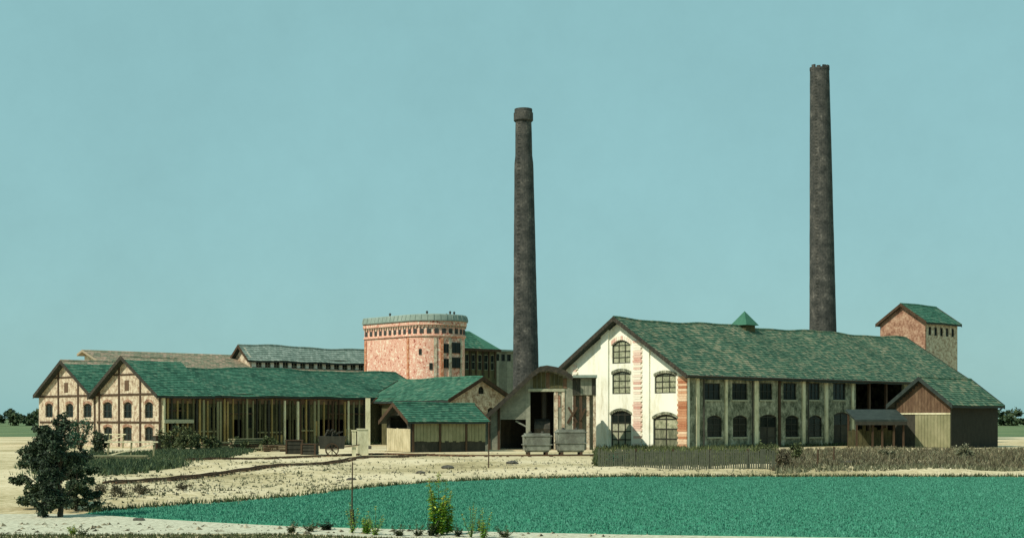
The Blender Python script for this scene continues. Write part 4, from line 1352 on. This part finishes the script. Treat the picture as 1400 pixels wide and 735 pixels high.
# crates and carts in the yard
def crate(px, py, s, label, mat='board_dark', rz=10):
    X, Y = gp(px, py)
    c = thing('wooden_crate', label, 'crate', (X, Y, 0), R(rz), 'dark crates by the long shed')
    w, d, h = s
    MB().box(-w / 2, w / 2, -d / 2, d / 2, .02, h - .02).build('crate_body', M[mat], c)
    for k in range(3):
        z = h * k / 3
        MB().box(-w / 2 - .05, w / 2 + .05, -d / 2 - .05, -d / 2 - .003, z + .04, z + h / 3 - .04).build('slat', M[mat], c)
    for a in (-w / 2 - .06, w / 2 - .1):
        MB().box(a, a + .16, -d / 2 - .11, -d / 2 - .052, 0, h).build('corner_post', M['timber'], c)
    MB().box(-w / 2 - .08, w / 2 + .08, -d / 2 - .12, d / 2 + .05, h - .017, h + .06).build('lid', M['timber'], c)
crate(402, 620, (1.5, 1.2, 1.25), 'dark wooden crate left of the shed doorway')
crate(424, 621, (1.3, 1.1, .95), 'smaller dark wooden crate right beside the bigger crate', rz=-8)
crate(222, 616, (1.6, 1.2, 1.5), 'dark wooden crate at the corner of the timbered shed', rz=30)

X, Y = gp(454, 623)
ct = thing('hand_cart', 'dark wooden two wheeled cart in the shed doorway', 'cart', (X, Y, 0), R(6))
MB().extrude([(-1.05, -.6, .65), (1.05, -.6, .65), (1.2, -.6, 1.75), (-1.2, -.6, 1.75)], (0, 1.2, 0)).build('cart_body', M['board_dark'], ct)
for s_ in (-1, 1):
    wh = MB()
    yy = s_ * .72
    for k in range(16):
        q0, q1 = 6.283 * k / 16, 6.283 * (k + 1) / 16
        wh.bar((.55 * math.cos(q0), yy, .57 + .55 * math.sin(q0)), (.55 * math.cos(q1), yy, .57 + .55 * math.sin(q1)), .07, .08)
    for k in range(8):
        q0 = 6.283 * k / 8
        wh.bar((0, yy, .57), (.53 * math.cos(q0), yy, .57 + .53 * math.sin(q0)), .045)
    wh.build('wheel', M['timber'], ct)
MB().tube((0, -.8, .57), (0, .8, .57), .05, .05, 8).build('axle', M['iron'], ct)
for s_ in (-.5, .5): MB().bar((1.0, s_, .8), (2.4, s_, 1.0), .07).build('handle', M['timber'], ct)
mb = MB()
for k in range(14): mb.bar((random.uniform(-1, .8), random.uniform(-.4, .4), 1.6), (random.uniform(-.8, 1), random.uniform(-.4, .4), random.uniform(1.8, 2.4)), .12)
mb.build('load', M['board_dark'], ct)

for px, py, hgt, w, lab in ((484, 623, 2.3, .34, 'short pale yellow post beside the hand cart'), (496, 622, 2.4, .95, 'broad pale yellow block post under the tall cream post')):
    X, Y = gp(px, py)
    p = thing('yard_post', lab, 'post', (X, Y, 0), R(12), 'pale posts in the yard')
    MB().box(-w / 2, w / 2, -.18, .18, 0, hgt - .12).build('post_shaft', M['cream_wood'], p)
    MB().box(-w / 2 - .05, w / 2 + .05, -.23, .23, hgt - .117, hgt).build('post_cap', M['cream_wood'], p)

def tub(px, py, w, h, label, d=1.5):
    X, Y = gp(px, py)
    t = thing('storage_tub', label, 'tub', (X, Y, 0), R(8), 'grey tubs before the boiler house')
    b = bmesh.new()
    bmesh.ops.create_cube(b, size=1)
    for v in b.verts:
        k = .93 if v.co.z < 0 else 1.0
        v.co = Vector((v.co.x * w * k, v.co.y * d * k, (v.co.z + .5) * (h - .25) + .25))
    bmesh.ops.bevel(b, geom=[e for e in b.edges], offset=.16, segments=3, affect='EDGES')
    me = bpy.data.meshes.new('tub_body'); b.to_mesh(me); b.free()
    me.materials.append(M['grey_metal'])
    o = bpy.data.objects.new('tub_body', me); COL.objects.link(o); o.parent = t
    for z in (h * .45, h - .3):
        MB().box(-w / 2 - .03, w / 2 + .03, -d / 2 - .03, d / 2 + .03, z, z + .09).build('band', M['grey_metal'], t)
    for sx in (-.32, .32):
        MB().box(sx * w - .1, sx * w + .1, -d / 2, d / 2, 0, .26).build('skid', M['timber'], t)
    for sx in (-.25, .2):
        MB().tube((sx * w, 0, h - .02), (sx * w, 0, h + .18), .16, .12, 8).build('cap', M['iron'], t)
tub(734, 621, 2.55, 1.95, 'grey metal tub at the mouth of the boiler house')
tub(780, 621, 2.75, 2.3, 'larger grey metal tub in front of the braced annex')

# narrow railway tracks
def track(label, pts, gauge=.6):
    t = thing('railway_track', label, 'railway track', (0, 0, 0), 0, 'narrow yard tracks')
    P = [Vector((*gp(*p), 0)) for p in pts]
    # smooth
    Q = []
    for a, b in zip(P, P[1:]):
        n = max(2, int((b - a).length / 1.2))
        for i in range(n): Q.append(a + (b - a) * i / n)
    Q.append(P[-1])
    for i in range(3):
        Q = [Q[0]] + [(Q[j - 1] + Q[j] * 2 + Q[j + 1]) / 4 for j in range(1, len(Q) - 1)] + [Q[-1]]
    zq = lambda p: bump(p.x, p.y)
    sl = MB()
    for s_ in (-1, 1):
        r = MB()
        for a, b in zip(Q, Q[1:]):
            d = (b - a).normalized()
            nn = Vector((-d.y, d.x, 0)) * s_ * gauge / 2
            r.bar(a + nn + Vector((0, 0, zq(a) + .12)), b + nn + Vector((0, 0, zq(b) + .12)), .06, .1)
        r.build('rail', M['rust'], t)
    acc = 0
    for a, b in zip(Q, Q[1:]):
        d = (b - a).normalized()
        nn = Vector((-d.y, d.x, 0))
        for k in range(2):
            if random.random() < .22: continue
            c = a + (b - a) * (k * .5 + .2)
            j = random.uniform(.38, .52); sl.bar(c - nn * j + Vector((0, 0, zq(c) + random.uniform(-.02, .04))), c + nn * j + Vector((0, 0, zq(c) + random.uniform(-.02, .04))), .2, .14)
    tag(sl.build('sleepers', M['sleeper'], t), kind='stuff')
track('narrow railway track with dark sleepers crossing the sandy bank to the low shed', [(150, 669), (250, 655), (360, 645), (437, 635), (509, 628), (590, 622)])
track('second narrow railway track nearer the buildings, ending before the boiler house', [(255, 634), (330, 630), (400, 626), (510, 621), (640, 624), (760, 624), (835, 623)])

# loose stones on the bank
for px, py, r, lab in ((575, 652, .2, 'dark stone near the far edge of the meadow'), (480, 660, .18, 'dark stone left of the tall weed on the bank'), (612, 641, .28, 'largest dark stone on the bank behind the tall weed'), (700, 637, .3, 'flat dark stone on the bank before the boiler house'), (190, 711, .13, 'small dark stone lying on the gravel path edge'), (1158, 640, .35, 'flat dark slab lying in the dry scrub')):
    X, Y = gp(px, py)
    b = bmesh.new()
    bmesh.ops.create_icosphere(b, subdivisions=2, radius=r)
    for v in b.verts:
        v.co *= random.uniform(.82, 1.15)
        v.co.x *= 1.5; v.co.z *= .6
    me = bpy.data.meshes.new('stone'); b.to_mesh(me); b.free()
    me.materials.append(M['stone'])
    o = bpy.data.objects.new('stone', me); COL.objects.link(o)
    o.location = (X, Y, bump(X, Y) + r * .2)
    tag(o, lab, 'stone', 'loose stones')

rub = MB()
for X, Y, z in scatter([(118, 660, 688), (300, 622, 684), (520, 616, 664), (700, 613, 653), (1000, 614, 650), (1330, 616, 650)], 2600) + [(random.uniform(-17, 4), random.uniform(40, 45), 0) for i in range(500)]:
    if near(X) < Y < far(X) and X > fx[0]: continue
    r = .03 + .09 * random.random() ** 3
    c = [(X + r * math.cos(t) * random.uniform(.7, 1.4), Y + r * math.sin(t) * random.uniform(.7, 1.4), z) for t in (0.2, 1.7, 3.1, 4.6)]
    top = (X + random.uniform(-.3, .3) * r, Y, z + r * random.uniform(.5, 1.0))
    for i in range(4): rub.poly([c[i], c[(i + 1) % 4], top])
tag(rub.build('rubble', M['rubble'], fix=False), 'small stones and rubble strewn over the yard and path', kind='stuff')

# thin poles
def pole(px, py, hgt, r, label, stub=0.0):
    X, Y = gp(px, py)
    p = thing('wooden_pole', label, 'pole', (X, Y, bump(X, Y)), 0, 'thin poles in the ground')
    MB().tube((0, 0, -.2), (.02, 0, hgt), r, r * .7, 7).build('pole_shaft', M['timber'], p)
    if stub:
        MB().tube((.03, -.01, -.1), (.0, 0, stub), .085, .07, 8).build('stub_post', M['bark'], p)
pole(481, 718, 2.0, .028, 'thin dark pole tied to a stub at the path edge', .52)
pole(668, 641, 3.0, .045, 'thin dark pole on the bank before the sloping roof')
pole(1118, 640, 1.1, .08, 'short dark stake in the dry scrub, left of its neighbour')
pole(1140, 637, 1.2, .08, 'short dark stake in the dry scrub before the hall door')

# foreground weeds
def weed(X, Y, h, label, mat='leaf_bright', nl=90, ls=.07, flowers=0, spread=.16, group='weeds along the path', stems=3):
    w = thing('weed', label, 'weed', (X, Y, 0), random.random() * 6, group)
    st, lf, fl = MB(), MB(), MB()
    for k in range(stems):
        q = 6.28 * k / stems + random.random()
        hh = h * (1 if k == 0 else random.uniform(.5, .9))
        tip = Vector((math.cos(q) * spread * (.3 if k == 0 else 1), math.sin(q) * spread * (.3 if k == 0 else 1), hh))
        st.tube((0, 0, -.03), tip, .014, .005, 5)
        for i in range(nl // stems):
            f = .05 + .95 * random.random()
            b = tip * f
            qa = random.random() * 6.28
            s = ls * (1.25 - .8 * f) * random.uniform(.7, 1.3)
            d = Vector((math.cos(qa), math.sin(qa), random.uniform(-.3, .6))).normalized()
            side = d.cross(Vector((0, 0, 1))).normalized() * s * .42
            a = b + d * .01
            kk = len(lf.v)
            m_ = a + d * s + Vector((0, 0, s * .15))
            lf.v.extend([tuple(a), tuple(m_ + side), tuple(a + d * s * 2 - Vector((0, 0, s * .25))), tuple(m_ - side)])
            lf.f.append((kk, kk + 1, kk + 2, kk + 3))
        for i in range(flowers):
            f = random.uniform(.75, 1.02)
            c = tip * f + Vector((random.uniform(-.03, .03), random.uniform(-.03, .03), 0))
            for j in range(4):
                qa = 1.57 * j + random.random()
                kk = len(fl.v)
                fl.v.extend([tuple(c), tuple(c + Vector((math.cos(qa) * .03, math.sin(qa) * .03, .012))), tuple(c + Vector((math.cos(qa + .8) * .03, math.sin(qa + .8) * .03, .012)))])
                fl.f.append((kk, kk + 1, kk + 2))
    st.build('stem', M['leaf_olive'], w)
    lf.build('leaves', M[mat], w, fix=False)
    if fl.f: fl.build('blossom', M['flower'], w, fix=False)
X, Y = gp(598, 731)
weed(X, Y, 1.8, 'tallest bright green weed with yellow tips standing before the meadow', nl=900, ls=.1, flowers=30, spread=.26, stems=7)
X, Y = gp(611, 730)
weed(X, Y, 1.55, 'second tall green weed leaning right beside the tallest one', nl=420, ls=.085, flowers=14, spread=.22, stems=5)
X, Y = gp(655, 727)
weed(X, Y, .55, 'dark thin weed between the tall weeds and the meadow edge', 'leaf_dark', nl=60, ls=.05)
X, Y = gp(481, 719)
for px, py, h, mt, lab in (
        (404, 728, .35, 'leaf_olive', 'low olive weed left of the pole on the path edge'),
        (420, 726, .3, 'leaf_olive', 'low olive weed second left of the pole'),
        (452, 724, .3, 'leaf_dark', 'dark low weed close left of the pole'),
        (478, 728, .62, 'leaf_bright', 'bright weed in front of the pole stub'),
        (497, 729, .68, 'leaf_bright', 'bright leafy weed just right of the pole'),
        (516, 731, .6, 'leaf_bright', 'bright weed between the pole and the tall weeds'),
        (540, 732, .35, 'leaf_olive', 'olive weed left of the tall weeds'),
        (566, 732, .4, 'leaf_olive', 'olive weed at the left foot of the tall weeds'),
        (584, 732, .5, 'leaf_dark', 'dark weed at the foot of the tallest weed'),
        (622, 733, .4, 'leaf_dark', 'dark weed right of the tall weeds'),
        (645, 734, .68, 'leaf_bright', 'bright yellow green weed right of the tall weeds'),
        (664, 735, .62, 'leaf_bright', 'last bright weed of the row on the right'),
        (690, 734, .3, 'leaf_olive', 'small olive weed right of the last bright weed'),
        (95, 730, .25, 'leaf_bright', 'small bright weed at the left corner of the path'),
        (118, 732, .25, 'leaf_olive', 'small olive weed at the left corner of the path')):
    X, Y = gp(px + random.uniform(-6, 6), py)
    weed(X, Y, h * random.uniform(.75, 1.5), lab, mt, nl=random.randint(140, 420), ls=random.uniform(.035, .065), flowers=3 if mt == 'leaf_bright' else 0, spread=random.uniform(.12, .3), stems=random.randint(4, 8))
